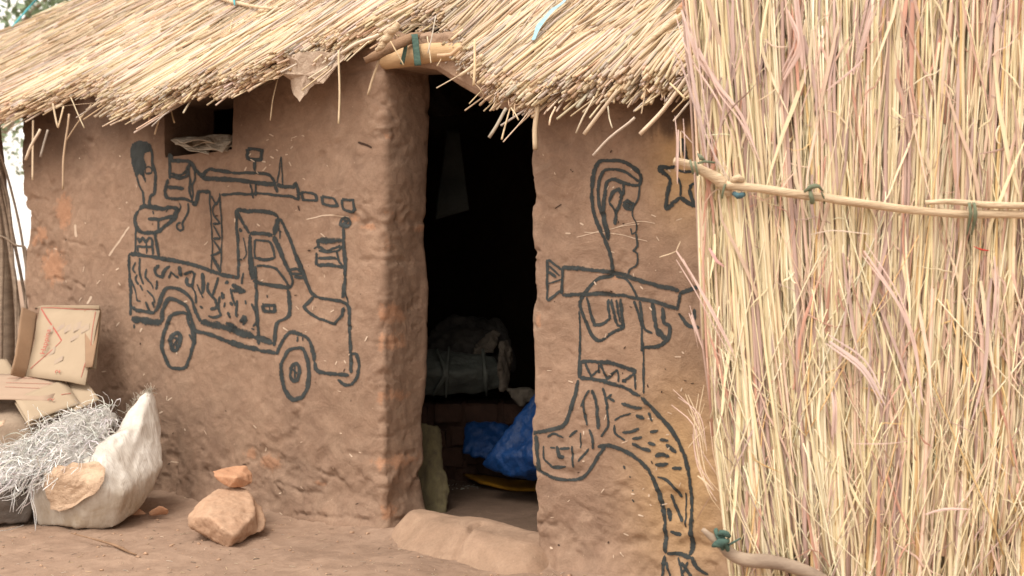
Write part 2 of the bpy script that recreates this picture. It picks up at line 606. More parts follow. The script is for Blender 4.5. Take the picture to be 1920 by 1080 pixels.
# ================================================================== HUT
S_L = float(wl(45, 500)[0])
S_R = float(wl(997, 500)[0])
S_E = float(wl(1480, 500)[0])
hut = thing('mud_hut', 'mud walled hut with thatched eave, open dark doorway and drawings painted on its front', 'hut', tuple(W(0.3, -0.1, 0.0)))


def ze(s): return 1.93 + (1.64 - 1.93) * sm(-0.15, 0.95, s)


def roof_z(s, n):
    n = np.asarray(n, float)
    front = ze(s) + 0.70 * (0.3 - n)
    ridge = ze(s) + 0.70 * 1.9
    back = ridge - 0.70 * (-1.6 - n)
    return np.where(n > -1.6, front, back) + 0.018 * vn(np.asarray(s) * 2.3, n * 2.0, 1) + 0.010 * vn(np.asarray(s) * 7, n * 3.0, 4)


EAVE = [(-500, 321), (-150, 253), (0, 217), (50, 205), (100, 187), (165, 156), (200, 181), (240, 205), (300, 193), (360, 177), (400, 167), (460, 156), (520, 129), (570, 109), (640, 95), (700, 84), (730, 58), (765, 30), (800, 28), (835, 60), (870, 95), (900, 120), (930, 165), (960, 182), (1040, 180), (1100, 175), (1180, 168), (1240, 162), (1290, 148), (1400, 140), (1600, 130)]
es, en = [], []
for px, py in EAVE:
    lo, hi = -0.4, 0.75
    for _ in range(40):
        md = (lo + hi) / 2
        s_, z_ = wl(px, py, md)
        if float(roof_z(s_, md)) - 0.055 > z_: lo = md
        else: hi = md
    es.append(float(wl(px, py, lo)[0])); en.append(lo)
es, en = np.array(es), np.array(en)
o_ = np.argsort(es); es, en = es[o_], en[o_]


def eave_n(s): return np.interp(s, es, en)


BR = [(118, 395, 34, 60), (95, 500, 55, 60), (75, 440, 30, 30), (505, 868, 28, 26), (655, 412, 34, 10), (690, 425, 22, 12), (724, 460, 14, 22), (722, 400, 9, 14),
      (715, 590, 13, 30), (712, 640, 10, 30), (710, 745, 12, 18), (709, 868, 20, 20), (716, 960, 9, 22), (722, 255, 8, 14), (470, 850, 18, 16), (600, 905, 20, 8), (60, 450, 20, 20), (655, 1000, 12, 6)]
BR_R = [(1155, 520, 14, 8), (1010, 600, 6, 20)]
CRK = [[(46, 375), (70, 372), (90, 376)], [(84, 527), (98, 521), (112, 525), (126, 522), (140, 530), (158, 537)], [(118, 448), (135, 455), (158, 459)],
       [(108, 476), (120, 476)], [(690, 186), (715, 192), (742, 190)], [(695, 468), (720, 474), (745, 470)], [(700, 552), (720, 556), (746, 553)],
       [(672, 268), (700, 277)], [(60, 600), (90, 596), (130, 604)], [(640, 135), (690, 132), (730, 128)],
       [(384, 880), (420, 905), (470, 915)], [(520, 905), (560, 920), (600, 925)], [(590, 880), (640, 900)], [(700, 702), (740, 700)], [(695, 818), (742, 822)],
       [(480, 840), (500, 880), (530, 930)], [(690, 640), (740, 645)], [(325, 850), (330, 880), (345, 925)], [(560, 960), (620, 965), (690, 975)]]
CRK_R = [[(1000, 980), (1040, 985)], [(1000, 880), (1016, 884)], [(996, 610), (1012, 612)], [(1168, 872), (1185, 882)], [(996, 470), (1010, 468)]]


def seg_dist(s, z, a, b):
    ax, az = a; bx, bz = b
    dx, dz = bx - ax, bz - az
    t = np.clip(((s - ax) * dx + (z - az) * dz) / (dx * dx + dz * dz + 1e-9), 0, 1)
    return np.hypot(s - ax - t * dx, z - az - t * dz)


def relief(s, z, side):
    h = 0.016 * fbm(s * 2.0, z * 2.0, 1.5 + side, 3) + 0.0042 * fbm(s * 7, z * 7, 4, 3) * np.where(s > -0.03, 0.7, 1.0) + 0.0016 * fbm(s * 40, z * 40, 2, 2)
    low = sm(0.62, 0.12, z)
    rg = 1 - np.abs(fbm(s * 6 + 0.5 * vn(s * 3, z * 3), z * 7 + 0.5 * vn(s * 4, z * 4, 4), 7 + side, 3))
    h = h + low * 0.017 * (rg - 0.5) * (0.7 + 0.6 * vn(s * 3, z * 3, 12)) + low * 0.003 * fbm(s * 18, z * 20, 3, 3)
    h = h - 0.010 * np.exp(-((s - wl(330, 0)[0]) / 0.02) ** 2) * low * (side == 0)
    h = h + 0.045 * np.clip(1 - z / 0.16, 0, 1) ** 2 * (0.8 + 0.6 * vn(s * 4, 9))
    cw = 0.0055 + 0.002 * vn(s * 30, z * 30)
    for line in (CRK if side == 0 else CRK_R):
        q = [tuple(float(v) for v in wl(x, y)) for x, y in line]
        for a, b in zip(q[:-1], q[1:]):
            d = seg_dist(s + 0.006 * vn(s * 45, z * 45, 1), z + 0.006 * vn(s * 45, z * 45, 2), a, b)
            h = h - (0.011 if line[0][0] < 600 or side == 1 else 0.006) * (0.75 + 0.5 * vn(s * 18, z * 18, 3)) * np.exp(-(d / np.maximum(cw, 0.003)) ** 2)
    # flakes of plaster broken away, with crisp rims: mostly low down and along the door corner
    ch = fbm(s * 11 + 0.4 * vn(s * 6, z * 6), z * 14, 21 + side, 4)
    zone = np.maximum(sm(0.50, 0.15, z), np.exp(-((s - (0.0 if side == 0 else S_R)) / 0.06) ** 2) * 0.9)
    if side == 0: zone = np.maximum(zone, 0.9 * np.exp(-((s - S_L - 0.15) / 0.25) ** 2))
    th_ = 0.95 - 0.75 * zone
    h = h - 0.0055 * sm(th_, th_ + 0.07, ch) - 0.003 * sm(th_ + 0.35, th_ + 0.40, ch)
    for (x, y, rx, ry) in (BR if side == 0 else BR_R):
        a, b = wl(x, y); k = 2133 / 4.9
        r = ((s - a) / (rx / k / 0.75)) ** 2 + ((z - b) / (ry / k)) ** 2 + 0.8 * vn(s * 25, z * 25, 5)
        h = h - 0.007 * sm(1.6, 0.5, r)
    return h


def tint(s, z, side):
    T = np.zeros(s.shape + (3,))
    for (x, y, rx, ry) in (BR if side == 0 else BR_R):
        a, b = wl(x, y); k = 2133 / 4.9
        r = ((s - a) / (rx / k / 0.72)) ** 2 + ((z - b) / (ry / k)) ** 2
        T[..., 0] = np.maximum(T[..., 0], np.exp(-r * 1.4) * (0.95 if x < 600 else 0.8))
    if side == 1:  # ochre plaster tint with warm sunlight painted in, in two patches
        a, b = wl(1290, 290)
        T[..., 1] = np.maximum(T[..., 1], np.exp(-((s - a) / 0.13) ** 2 - ((z - b) / 0.20) ** 2))
        a, b = wl(1285, 900)
        T[..., 1] = np.maximum(T[..., 1], 0.8 * np.exp(-((s - a) / 0.20) ** 2 - ((z - b) / 0.33) ** 2))
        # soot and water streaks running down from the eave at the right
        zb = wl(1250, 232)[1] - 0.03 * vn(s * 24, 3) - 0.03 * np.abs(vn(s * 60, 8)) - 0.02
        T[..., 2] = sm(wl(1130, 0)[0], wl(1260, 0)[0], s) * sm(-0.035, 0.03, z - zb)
    else:
        a, b = wl(430, 800)
        T[..., 2] = 0.22 * np.exp(-((s - a) / 1.2) ** 2 - ((z - b) / 0.30) ** 2) * (0.8 + 0.5 * vn(s * 4, z * 4))
        # eave shade and soot painted into the colour over window and left corner
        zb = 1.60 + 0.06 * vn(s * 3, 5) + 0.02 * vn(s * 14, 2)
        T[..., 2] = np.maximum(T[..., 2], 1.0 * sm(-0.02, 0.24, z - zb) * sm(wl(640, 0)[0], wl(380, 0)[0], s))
    return T


def prof(tab, z, Y):
    """an offset in pixels of the photograph as a function of height"""
    zs = [CZ + (HY - y) / FPX * Y for y, _ in tab]
    o = np.argsort(zs)
    return np.interp(z, np.array(zs)[o], np.array([d for _, d in tab], float)[o])


L_EDGE = [(180, 44), (290, 41), (331, 40), (363, 38), (369, 47), (378, 42), (391, 47), (394, 57), (441, 56), (457, 50), (470, 43), (520, 41), (600, 46), (700, 50), (900, 55)]
J_EDGE = [(130, 812), (200, 812), (300, 806), (360, 804), (450, 801), (470, 804), (540, 809), (600, 807), (680, 803), (750, 800), (800, 795), (820, 799), (860, 797), (885, 788), (905, 793), (930, 797), (955, 791), (1000, 790)]
R_EDGE = [(180, 997), (230, 995), (300, 992), (370, 996), (400, 990), (440, 990), (475, 995), (520, 996), (560, 993), (600, 990), (640, 994), (690, 996), (740, 999), (800, 996), (860, 999), (905, 1003), (915, 999), (960, 1004), (1020, 1007), (1060, 1010)]


def arc_path(pts, rad, step):
    """plan polyline (s, n) with rounded corners, resampled; returns points and outward normals"""
    P = [np.array(p, float) for p in pts]
    out = [P[0]]
    for i in range(1, len(P) - 1):
        a = (P[i - 1] - P[i]) / np.linalg.norm(P[i - 1] - P[i]); b = (P[i + 1] - P[i]) / np.linalg.norm(P[i + 1] - P[i])
        for t in np.linspace(0, 1, 9):
            out.append((1 - t) ** 2 * (P[i] + a * rad) + 2 * t * (1 - t) * P[i] + t * t * (P[i] + b * rad))
    out.append(P[-1])
    out = np.array(out)
    L = np.concatenate([[0], np.cumsum(np.linalg.norm(np.diff(out, axis=0), axis=1))])
    m_ = int(L[-1] / step)
    q = np.linspace(0, L[-1], m_)
    R = np.stack([np.interp(q, L, out[:, 0]), np.interp(q, L, out[:, 1])], 1)
    T = np.gradient(R, axis=0); T /= np.linalg.norm(T, axis=1)[:, None]
    return R, T


class Patch:
    """a plastered wall face; surf(s, z) returns points on it for whatever lies on the plaster"""

    def __init__(self, path, side, ztop, step=0.0085, snap=None):
        R, T = arc_path(path, 0.034, step)
        self.nz = int(ztop / step)
        zs = np.linspace(-0.04, ztop, self.nz)
        front = np.abs(R[:, 1]) < 0.004
        if snap:
            for v in snap[0]:
                i = np.argmin(np.where(front, np.abs(R[:, 0] - v), 9)); R[i, 0] = v
            for v in snap[1]: zs[np.argmin(np.abs(zs - v))] = v
        self.R, self.zs, self.side = R, zs, side
        S = np.repeat(R[:, :1], self.nz, 1); Nn = np.repeat(R[:, 1:], self.nz, 1); Z = np.repeat(zs[None], len(R), 0)
        no_s = (T[:, 1])[:, None]; no_n = (-T[:, 0])[:, None]
        sgn = 1.0
        fi = np.where(front)[0]
        if (no_n[fi[len(fi) // 2]] < 0): sgn = -1.0
        no_s, no_n = no_s * sgn, no_n * sgn
        h = relief(S + Nn * 1.0, Z, side)
        flat = np.clip(h, -0.05, 0.08)
        S2, N2 = S + no_s * flat, Nn + no_n * flat
        if side == 0:
            # ragged left corner and doorway edge
            u = (prof(L_EDGE, Z, 6.3) - 45)
            S2 = S2 + u * 0.0043 * np.exp(-(S - S_L) / 0.10)
            pj = (prof(J_EDGE, Z, 4.9) - CX) / FPX
            t = (F0[1] * pj - F0[0]) / (ST - CT * pj)
            k = np.where(Nn < -0.02, np.clip(-Nn / TW, 0, 1.0), 0) * np.exp(-np.maximum(-S - 0.02, 0) / 0.05)
            N2 = N2 - k * (t - TW) * 1.0
        else:
            d = (prof(R_EDGE, Z, 4.25) - 997) / FPX * 4.25 / 0.8
            S2 = S2 + d * np.exp(-np.maximum(S - S_R, 0) / 0.06)
        top = roof_z(S, np.minimum(Nn, 0.05)) - 0.045
        Z2 = np.minimum(Z + 0.003 * vn(S * 20, Z * 20, 6), top)
        self.S2, self.N2, self.Z2 = S2, N2, Z2
        self.V = W(S2, N2, Z2)
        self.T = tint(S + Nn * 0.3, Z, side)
        self.fi = fi

    def build(self, name, parent, hole=None, flip=False):
        F = grid_faces(len(self.R), self.nz, 0, flip)
        if hole:
            s1, s2, z1, z2 = hole
            S = np.repeat(self.R[:, :1], self.nz, 1).ravel(); Z = np.repeat(self.zs[None], len(self.R), 0).ravel()
            fr = (np.abs(np.repeat(self.R[:, 1:], self.nz, 1).ravel()) < 0.004)
            cs, cz = S[F].mean(1), Z[F].mean(1)
            F = F[~((cs > s1) & (cs < s2) & (cz > z1) & (cz < z2) & fr[F].all(1))]
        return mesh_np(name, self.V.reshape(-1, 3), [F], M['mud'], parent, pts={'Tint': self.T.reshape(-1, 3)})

    def surf(self, s, z, off=0.0):
        s, z = np.asarray(s, float), np.asarray(z, float)
        fs = self.R[self.fi, 0]
        o = np.argsort(fs)
        ii = np.interp(s, fs[o], self.fi[o].astype(float))
        jj = np.interp(z, self.zs, np.arange(self.nz).astype(float))
        i0 = np.clip(np.floor(ii).astype(int), 0, len(self.R) - 2); j0 = np.clip(np.floor(jj).astype(int), 0, self.nz - 2)
        fi, fj = (ii - i0)[..., None], (jj - j0)[..., None]
        V = self.V
        p = V[i0, j0] * (1 - fi) * (1 - fj) + V[i0 + 1, j0] * fi * (1 - fj) + V[i0, j0 + 1] * (1 - fi) * fj + V[i0 + 1, j0 + 1] * fi * fj
        return p + N * np.asarray(off)[..., None] if np.ndim(off) else p + N * off


# window opening under the left eave
ws1, wz1 = [float(v) for v in wl(311, 288)]
ws2, wz2 = [float(v) for v in wl(437, 176)]
wz1 = 1.06 + (HY - 287) / FPX * 5.4
left = Patch([(S_L, -0.34), (S_L, 0), (0, 0), (0, -TW), (-0.10, -TW)], 0, 2.16, snap=((ws1, ws2), (wz1, wz2)))
right = Patch([(S_R + 0.10, -TW), (S_R, -TW), (S_R, 0), (S_E, 0), (S_E, -0.34)], 1, 1.92)
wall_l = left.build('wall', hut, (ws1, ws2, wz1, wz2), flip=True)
wall_r = right.build('wall', hut, flip=True)

# reveals of the window
def reveal(name, a, b, deep, mat):
    """a strip from the edge a->b (points on the wall face) going deep into the wall"""
    t = np.linspace(0, 1, 16)
    e = left.surf(a[0] + (b[0] - a[0]) * t, a[1] + (b[1] - a[1]) * t)
    q = np.linspace(0, 1, 9)
    P = e[:, None] - N * (q * deep)[None, :, None]
    P = P + (0.006 * fbm(P[..., 0] * 12, P[..., 1] * 12, P[..., 2] * 12, 2) * (q > 0))[..., None] * np.array([0.5, 0.5, 0.7])
    return P.reshape(-1, 3), [grid_faces(16, 9)], {}
rv = join([reveal('', (ws1, wz1), (ws1, wz2), TW, 0), reveal('', (ws2, wz1), (ws2, wz2), TW, 0),
           reveal('', (ws1, wz1), (ws2, wz1), TW, 0), reveal('', (ws1, wz2), (ws2, wz2), TW, 0)])
mesh_np('window_reveal', rv[0], rv[1], M['darkmud'], hut)

# wall above the doorway, its lower edge sloping down to the right
TOPD = [(700, 126), (780, 124), (815, 130), (860, 160), (935, 203), (1000, 214), (1040, 214)]
ds = np.linspace(-0.02, S_R + 0.05, 70)
dz = np.interp(ds, [float(wl(x, y)[0]) for x, y in TOPD], [float(wl(x, y)[1]) for x, y in TOPD])
nq = 26
LV = []
for i, s_ in enumerate(ds):
    tp = float(roof_z(s_, 0.0)) - 0.045
    row = []
    for q in range(6):                       # underside
        n_ = -TW + (TW - 0.02) * q / 5
        row.append((s_, n_, dz[i] + 0.01 * (1 - q / 5)))
    for q in range(nq):
        t = q / (nq - 1)
        row.append((s_, -0.012 + 0.012 * min(1, q / 3), dz[i] + 0.012 * (q > 0) + (tp - dz[i] - 0.012) * t))
    LV.append(row)
LV = np.array(LV)
hh = 0.6 * relief(LV[..., 0], LV[..., 2], 1)
LVw = W(LV[..., 0], LV[..., 1] + np.clip(hh, -0.02, 0.02), LV[..., 2])
mesh_np('lintel_wall', LVw.reshape(-1, 3), [grid_faces(len(ds), 6 + nq)], M['mud_plain'], hut)


# inner faces, side and back walls
def quadwall(name, pts, mat, parent):
    return mesh_np(name, W(*np.array(pts).T), [np.arange(len(pts))[None]], mat, parent, smooth=False)


NB = -2.9
inn = [((S_L + 0.3, -TW), (-0.09, -TW)), ((S_R + 0.09, -TW), (S_E - 0.3, -TW))]
for k_, (a, b) in enumerate(inn):
    zt = 2.05 if k_ == 0 else 1.85
    if k_ == 0:
        for (x1, x2, z1, z2) in ((a[0], ws1, 0, zt), (ws2, b[0], 0, zt), (ws1, ws2, 0, wz1), (ws1, ws2, wz2, zt)):
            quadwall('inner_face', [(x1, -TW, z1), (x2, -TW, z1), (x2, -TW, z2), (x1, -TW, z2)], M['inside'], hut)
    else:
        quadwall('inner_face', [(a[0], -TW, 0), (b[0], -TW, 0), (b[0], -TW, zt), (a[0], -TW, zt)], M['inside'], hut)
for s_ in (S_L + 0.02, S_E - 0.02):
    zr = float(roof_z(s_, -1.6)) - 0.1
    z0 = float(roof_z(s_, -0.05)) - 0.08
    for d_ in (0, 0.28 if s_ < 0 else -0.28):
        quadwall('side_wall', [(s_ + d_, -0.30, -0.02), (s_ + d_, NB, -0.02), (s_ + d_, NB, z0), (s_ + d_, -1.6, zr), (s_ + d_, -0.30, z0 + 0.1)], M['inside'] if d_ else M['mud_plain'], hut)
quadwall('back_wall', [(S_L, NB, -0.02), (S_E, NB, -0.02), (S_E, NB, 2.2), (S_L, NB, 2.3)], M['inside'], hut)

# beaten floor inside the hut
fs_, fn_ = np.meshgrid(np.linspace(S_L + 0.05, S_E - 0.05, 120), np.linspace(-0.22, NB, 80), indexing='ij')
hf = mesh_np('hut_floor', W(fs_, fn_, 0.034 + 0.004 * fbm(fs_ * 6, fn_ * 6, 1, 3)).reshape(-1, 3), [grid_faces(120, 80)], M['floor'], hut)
# threshold: a smooth berm of mud across the doorway
ts = np.linspace(-0.05, S_R + 0.16, 100)
tn = np.linspace(-0.32, 0.30, 60)
TS, TN = np.meshgrid(ts, tn, indexing='ij')
crest = 0.092 + 0.022 * sm(0.30, -0.05, TS) + 0.010 * np.cos((TS - 0.35) * 7) + 0.006 * vn(TS * 9, TN * 9)
outer = 0.07 + 0.10 * sm(0.0, 0.35, TS) + 0.02 * vn(TS * 3, 4.0)
fall = sm(0.0, 1.0, (outer + 0.03 - TN) / 0.18) ** 0.8
rise = sm(-0.32, -0.10, TN)
tz = crest * fall * rise * sm(-0.045, 0.10, TS) * sm(S_R + 0.15, S_R + 0.0, TS) + 0.004 * fbm(TS * 14, TN * 14, 2, 3)
sj = float(wl(862, 1035, 0.1)[0])
tz -= 0.022 * np.exp(-((TS - sj - 0.16 * (TN - 0.05) - 0.01 * vn(TN * 20, 1)) / 0.010) ** 2) * (TN > -0.06)
tz = tz - 0.03 * (1 - fall) - 0.05 * sm(S_R + 0.05, S_R + 0.16, TS) - 0.05 * sm(0.0, -0.05, TS)
mesh_np('threshold', W(TS, TN, tz).reshape(-1, 3), [grid_faces(len(ts), len(tn))], M['mud_plain'], hut)

# wooden lintel, rafter end, cloth tie and sheaf knot over the doorway
def wpt(px, py, n):
    s_, z_ = wl(px, py, n)
    return W(float(s_), n, float(z_))


tube_obj('lintel_beam', [wpt(724, 112, -0.02), wpt(765, 106, 0.0), wpt(820, 98, 0.0), wpt(870, 100, -0.015), wpt(915, 122, -0.03)], [0.040, 0.042, 0.040, 0.036, 0.030], M['wood'], hut, 16, 0.03)
tube_obj('rafter_end', [wpt(684, 114, 0.22), wpt(705, 104, 0.19), wpt(735, 88, 0.12), wpt(768, 74, 0.04), wpt(790, 68, -0.05)], [0.014, 0.021, 0.022, 0.022, 0.020], M['brownwood'], hut, 12, 0.16)
board('cloth_tie', [wpt(770, 64, 0.05), wpt(782, 63, 0.05), wpt(789, 122, 0.072), wpt(777, 123, 0.072)], 0.003, M['greencloth'], hut, wob=0.006)
board('cloth_tie', [wpt(757, 80, 0.07), wpt(763, 80, 0.07), wpt(757, 122, 0.062), wpt(750, 120, 0.062)], 0.003, M['greencloth'], hut, wob=0.006)
solid('brick', [[tuple(wpt(x, y, n)) for x in (790, 850) for y in (66, 90) for n in (-0.08, 0.012)]], 0.006, 2, lambda c: 0.012 * fbm(c[:, 0] * 20, c[:, 1] * 20, c[:, 2] * 20, 3), M['mud_plain'], hut)

# ------------------------------------------------------------------ thatch
def slab(name, dn):
    ss = np.linspace(-4.85, 1.85, 240)
    rows = []
    for s_ in ss:
        e = float(eave_n(s_)) - 0.055
        ns = np.concatenate([np.linspace(e, -1.6, 40), np.linspace(-1.7, -3.4, 12)])
        rows.append(np.stack([np.full(len(ns), s_), ns, roof_z(s_, ns)], 1))
    R = np.array(rows)
    K = R.shape[1]
    top = W(R[..., 0], R[..., 1], R[..., 2] - 0.028 + 0.012 * vn(R[..., 0] * 30, R[..., 1] * 6))
    bot = W(R[..., 0], R[..., 1] - 0.02, R[..., 2] - 0.10 + 0.012 * vn(R[..., 0] * 30, R[..., 1] * 6, 3))
    P = np.concatenate([bot[:, ::-1], top], 1)
    k2 = P.shape[1]
    F = grid_faces(len(ss), k2)
    i = np.arange(len(ss) - 1) * k2
    F2 = np.stack([i + k2 - 1, i + 2 * k2 - 1, i + k2, i], 1)
    caps = np.array([list(range(k2)), [(len(ss) - 1) * k2 + q for q in range(k2)][::-1]])
    return mesh_np(name, P.reshape(-1, 3), [F, F2, caps], M['under'], hut, smooth=False)


roof = slab('thatch_roof', 0)

PAL = np.array([(0.68, 0.52, 0.34), (0.72, 0.58, 0.41), (0.62, 0.47, 0.31), (0.63, 0.52, 0.43), (0.70, 0.54, 0.42), (0.56, 0.40, 0.25), (0.54, 0.45, 0.38), (0.74, 0.62, 0.47)])
PALW = np.array([0.22, 0.20, 0.14, 0.12, 0.08, 0.08, 0.09, 0.07])


def straw_cols(n, s=None):
    i = RS.choice(len(PAL), n, p=PALW)
    c = PAL[i] * (1 + 0.10 * RS.randn(n, 1)) * (1 + 0.03 * RS.randn(n, 3))
    if s is not None: c = c * (0.94 + 0.12 * vn(s * 3.5, 2.0))[:, None]
    return np.clip(c, 0.06, 0.85)


def thatch(n, smin, smax, depth, tipj, Lr, rad, ang=0.06, mode='eave', K=5, lift=0.0):
    s = RS.uniform(smin, smax, n)
    d = RS.uniform(depth[0], depth[1], n)
    L = RS.uniform(Lr[0], Lr[1], n)
    clump = 0.035 * vn(s * 9, 3.0) + 0.02 * vn(s * 25, 5.0)
    if mode == 'eave': tip = eave_n(s) + clump + RS.randn(n) * tipj - 0.25 * np.maximum(d - 0.03, 0)
    else: tip = RS.uniform(-1.7, 1.0, n) * 1.0 * (eave_n(s) + 0.0) * 0 + (eave_n(s) - 0.06 - RS.rand(n) ** 1.2 * 1.7)
    a = RS.randn(n) * ang + 0.10 * vn(s * 2.2, 7) + 0.07 * vn(s * 8, 1)
    t = np.linspace(0, 1, K)[None]
    run = L[:, None] * t
    n_ = tip[:, None] - L[:, None] + run
    ss = s[:, None] + np.tan(a)[:, None] * (run - L[:, None] * 0.9) + 0.006 * RS.randn(n, K).cumsum(1)
    up = (RS.rand(n) ** 3 * 0.03)[:, None] + lift
    zz = roof_z(ss, n_) - d[:, None] - 0.02 * (1 - t) + up * t ** 2 - 0.010 * RS.rand(n, 1) * t ** 4
    P = W(ss, n_, zz)
    R = (RS.uniform(rad[0], rad[1], n))[:, None] * np.linspace(0.85, 1.05, K)[None]
    return P, R, s


parts = []
for args in [dict(n=3600, smin=-3.6, smax=1.7, depth=(-0.004, 0.012), tipj=0.026, Lr=(0.55, 1.15), rad=(0.0024, 0.0064)),
             dict(n=4600, smin=-3.4, smax=1.7, depth=(0.005, 0.09), tipj=0.030, Lr=(0.35, 0.6), rad=(0.0028, 0.0066)),
             dict(n=700, smin=-3.2, smax=1.7, depth=(0.03, 0.10), tipj=0.07, Lr=(0.3, 0.5), rad=(0.0022, 0.0045), ang=0.25),
             dict(n=5900, smin=-4.88, smax=1.7, depth=(-0.004, 0.012), tipj=0, Lr=(0.3, 0.9), rad=(0.0022, 0.0060), mode='up', ang=0.09),
             dict(n=500, smin=-4.7, smax=1.7, depth=(-0.016, -0.005), tipj=0, Lr=(0.08, 0.35), rad=(0.001, 0.0028), mode='up', ang=0.5),
             dict(n=500, smin=-3.2, smax=1.7, depth=(0.0, 0.07), tipj=0.03, Lr=(0.1, 0.25), rad=(0.0008, 0.0018), ang=0.6)]:
    P, R, s_ = thatch(**args)
    parts.append(tubes(P, R, 5, straw_cols(len(P), s_)))
V, F, A = join(parts)
mass = mesh_np('straw_mass', V, F, M['straw'], roof, pts=A)
mass['kind'] = 'stuff'

# the straws that show largest: one object each, sharing a few meshes
protos = []
for k in range(16):
    K = 6; L = 0.8
    P = np.zeros((1, K, 3)); P[0, :, 0] = np.linspace(0, -L, K)
    P[0, :, 1] = 0.006 * RS.randn(K).cumsum(); P[0, :, 2] = 0.004 * RS.randn(K).cumsum() - 0.004
    rr = (RS.uniform(0.0048, 0.0072) * np.linspace(0.8, 1.08, K))[None]
    V, F, A = tubes(P, rr, 7, straw_cols(1))
    o = mesh_np('straw', V, F, M['straw'], None, pts=A)
    protos.append(o.data); bpy.data.objects.remove(o)
for k in range(270):
    s_ = RS.uniform(-2.6, 1.25)
    tip = float(eave_n(s_)) + 0.035 * float(vn(s_ * 9, 3.0)) + RS.randn() * 0.03
    d_ = RS.uniform(-0.010, 0.07)
    a_ = RS.randn() * 0.07 + 0.10 * float(vn(s_ * 2.2, 7))
    x = N * math.cos(a_) + D * math.sin(a_)
    tipw = W(s_, tip, float(roof_z(s_, tip)) - d_ + RS.rand() * 0.012)
    back = tipw - x * 0.65; back[2] += 0.70 * 0.65 - 0.012
    dirv = Vector(back - tipw).normalized()       # from the tip up the slope
    rot = dirv.to_track_quat('X', 'Z').to_matrix().to_4x4() @ Matrix.Rotation(RS.rand() * 6.28, 4, 'X')
    # proto runs along -X from its thin end at 0; put its thick end (-L) at the tip
    mt = Matrix.Translation(Vector(tipw + np.array(dirv) * 0.8 - origin(roof))) @ rot
    o = link('straw', protos[k % 16], roof)
    o.matrix_local = mt

# loose stalks that hang from the eave, as seen
HANG = [(635, 112, 635, 232, .24, 5), (709, 118, 690, 178, .2, 6), (520, 150, 507, 226, .2, 3), (128, 232, 118, 355, .22, 6), (62, 240, 61, 338, .2, 6),
        (88, 250, 76, 294, .25, 7), (72, 250, 48, 300, .25, 8), (136, 190, 158, 240, .3, 3), (100, 200, 108, 238, .3, 6), (118, 205, 109, 240, .3, 5),
        (288, 160, 280, 232, .3, 7), (305, 200, 290, 252, .25, 5), (318, 195, 327, 230, .25, 4), (945, 210, 917, 258, .33, 7), (1007, 208, 1004, 280, .22, 11),
        (1180, 230, 1112, 292, .36, 6), (1285, 150, 1200, 252, .36, 8), (1150, 180, 1095, 252, .36, 8), (1110, 190, 1080, 250, .36, 4), (1140, 200, 1148, 240, .34, 3),
        (700, 70, 640, 100, .28, 8), (890, 85, 888, 160, .24, 6), (900, 108, 862, 142, .22, 8), (860, 90, 820, 104, .24, 9), (815, 40, 802, 100, .12, 3), (802, 75, 808, 118, .12, 3),
        (726, 66, 757, 122, .2, 3), (1040, 205, 1030, 235, .34, 4), (960, 205, 972, 225, .34, 3), (1260, 160, 1285, 185, .36, 4), (240, 200, 205, 224, .3, 7), (165, 205, 125, 262, .28, 4)]
for (x1, y1, x2, y2, n_, wpx) in HANG:
    a, b = wpt(x1, y1, n_ - 0.03), wpt(x2, y2, n_)
    mid = (a + b) / 2 + RS.randn(3) * 0.004
    up = a + (a - b) * 0.15
    V, F, A = tubes(spline([up, a, mid, b], 0.03)[None], wpx * 0.8 / 2 / 470.0, 6, straw_cols(1) * 0.92)
    mesh_np('straw', V, F, M['straw'], roof, pts=A)

# poles, ties and scraps that lie on the thatch
def rpt(px, py, up=0.02):
    """point of the roof surface seen at a pixel"""
    lo, hi = -1.6, 0.6
    for _ in range(40):
        md = (lo + hi) / 2
        s_, z_ = wl(px, py, md)
        if float(roof_z(s_, md)) > z_: lo = md
        else: hi = md
    s_, z_ = wl(px, py, lo)
    return W(float(s_), lo, float(z_) + up)


tube_obj('roof_pole', [rpt(340, -40, .03), rpt(388, -6, .03), rpt(430, 12, .03), rpt(480, 24, .03), rpt(512, 24, .02)], [0.013, 0.014, 0.014, 0.011, 0.006], M['pole'], roof, 9, 0.06)
tube_obj('roof_pole', [rpt(440, 12, .04), rpt(480, 2, .035), rpt(560, -8, .035), rpt(700, -30, .03)], [0.012, 0.014, 0.014, 0.013], M['pole'], roof, 9, 0.06)
tube_obj('roof_pole', [rpt(1120, -22, .04), rpt(1190, -4, .045), rpt(1250, 3, .045), rpt(1310, 10, .04), rpt(1400, 20, .04)], [0.013, 0.015, 0.015, 0.014], M['pole'], roof, 9, 0.05)
tube_obj('tie', [rpt(436, -2, .055), rpt(430, 6, .06), rpt(437, 14, .06), rpt(440, 24, .04)], [0.006, 0.008, 0.007, 0.003], M['teal'], roof, 7, 0.3)
tube_obj('tie', [rpt(420, 10, .05), rpt(430, 4, .06), rpt(446, 0, .06)], [0.004, 0.007, 0.004], M['teal'], roof, 7, 0.3)
tube_obj('tie', [rpt(78, -4, .03), rpt(55, 18, .02), rpt(36, 40, .02), rpt(22, 54, .01)], 0.008, M['teal'], roof, 7, 0.3)
tube_obj('tie', [rpt(584, -3, .03), rpt(592, 1, .035), rpt(602, -3, .03)], 0.008, M['navy'], roof, 7, 0.3)
film = np.array([spline([rpt(1068, -6, .028), rpt(1058, 18, .03), rpt(1035, 40, .034), rpt(1012, 68, .034), rpt(1001, 88, .026)], 0.012)])
kk = film.shape[1]
wv = np.linspace(0, 1, kk)
wid = 0.013 * (0.35 + 0.75 * np.sin(wv * 2.6) + 0.15 * np.sin(wv * 19))
V, F, A = strips(film, (D[None, None] * wid[None, :, None]), fold=0.5)
mesh_np('plastic_strip', V, F, M['bluefilm'], roof)
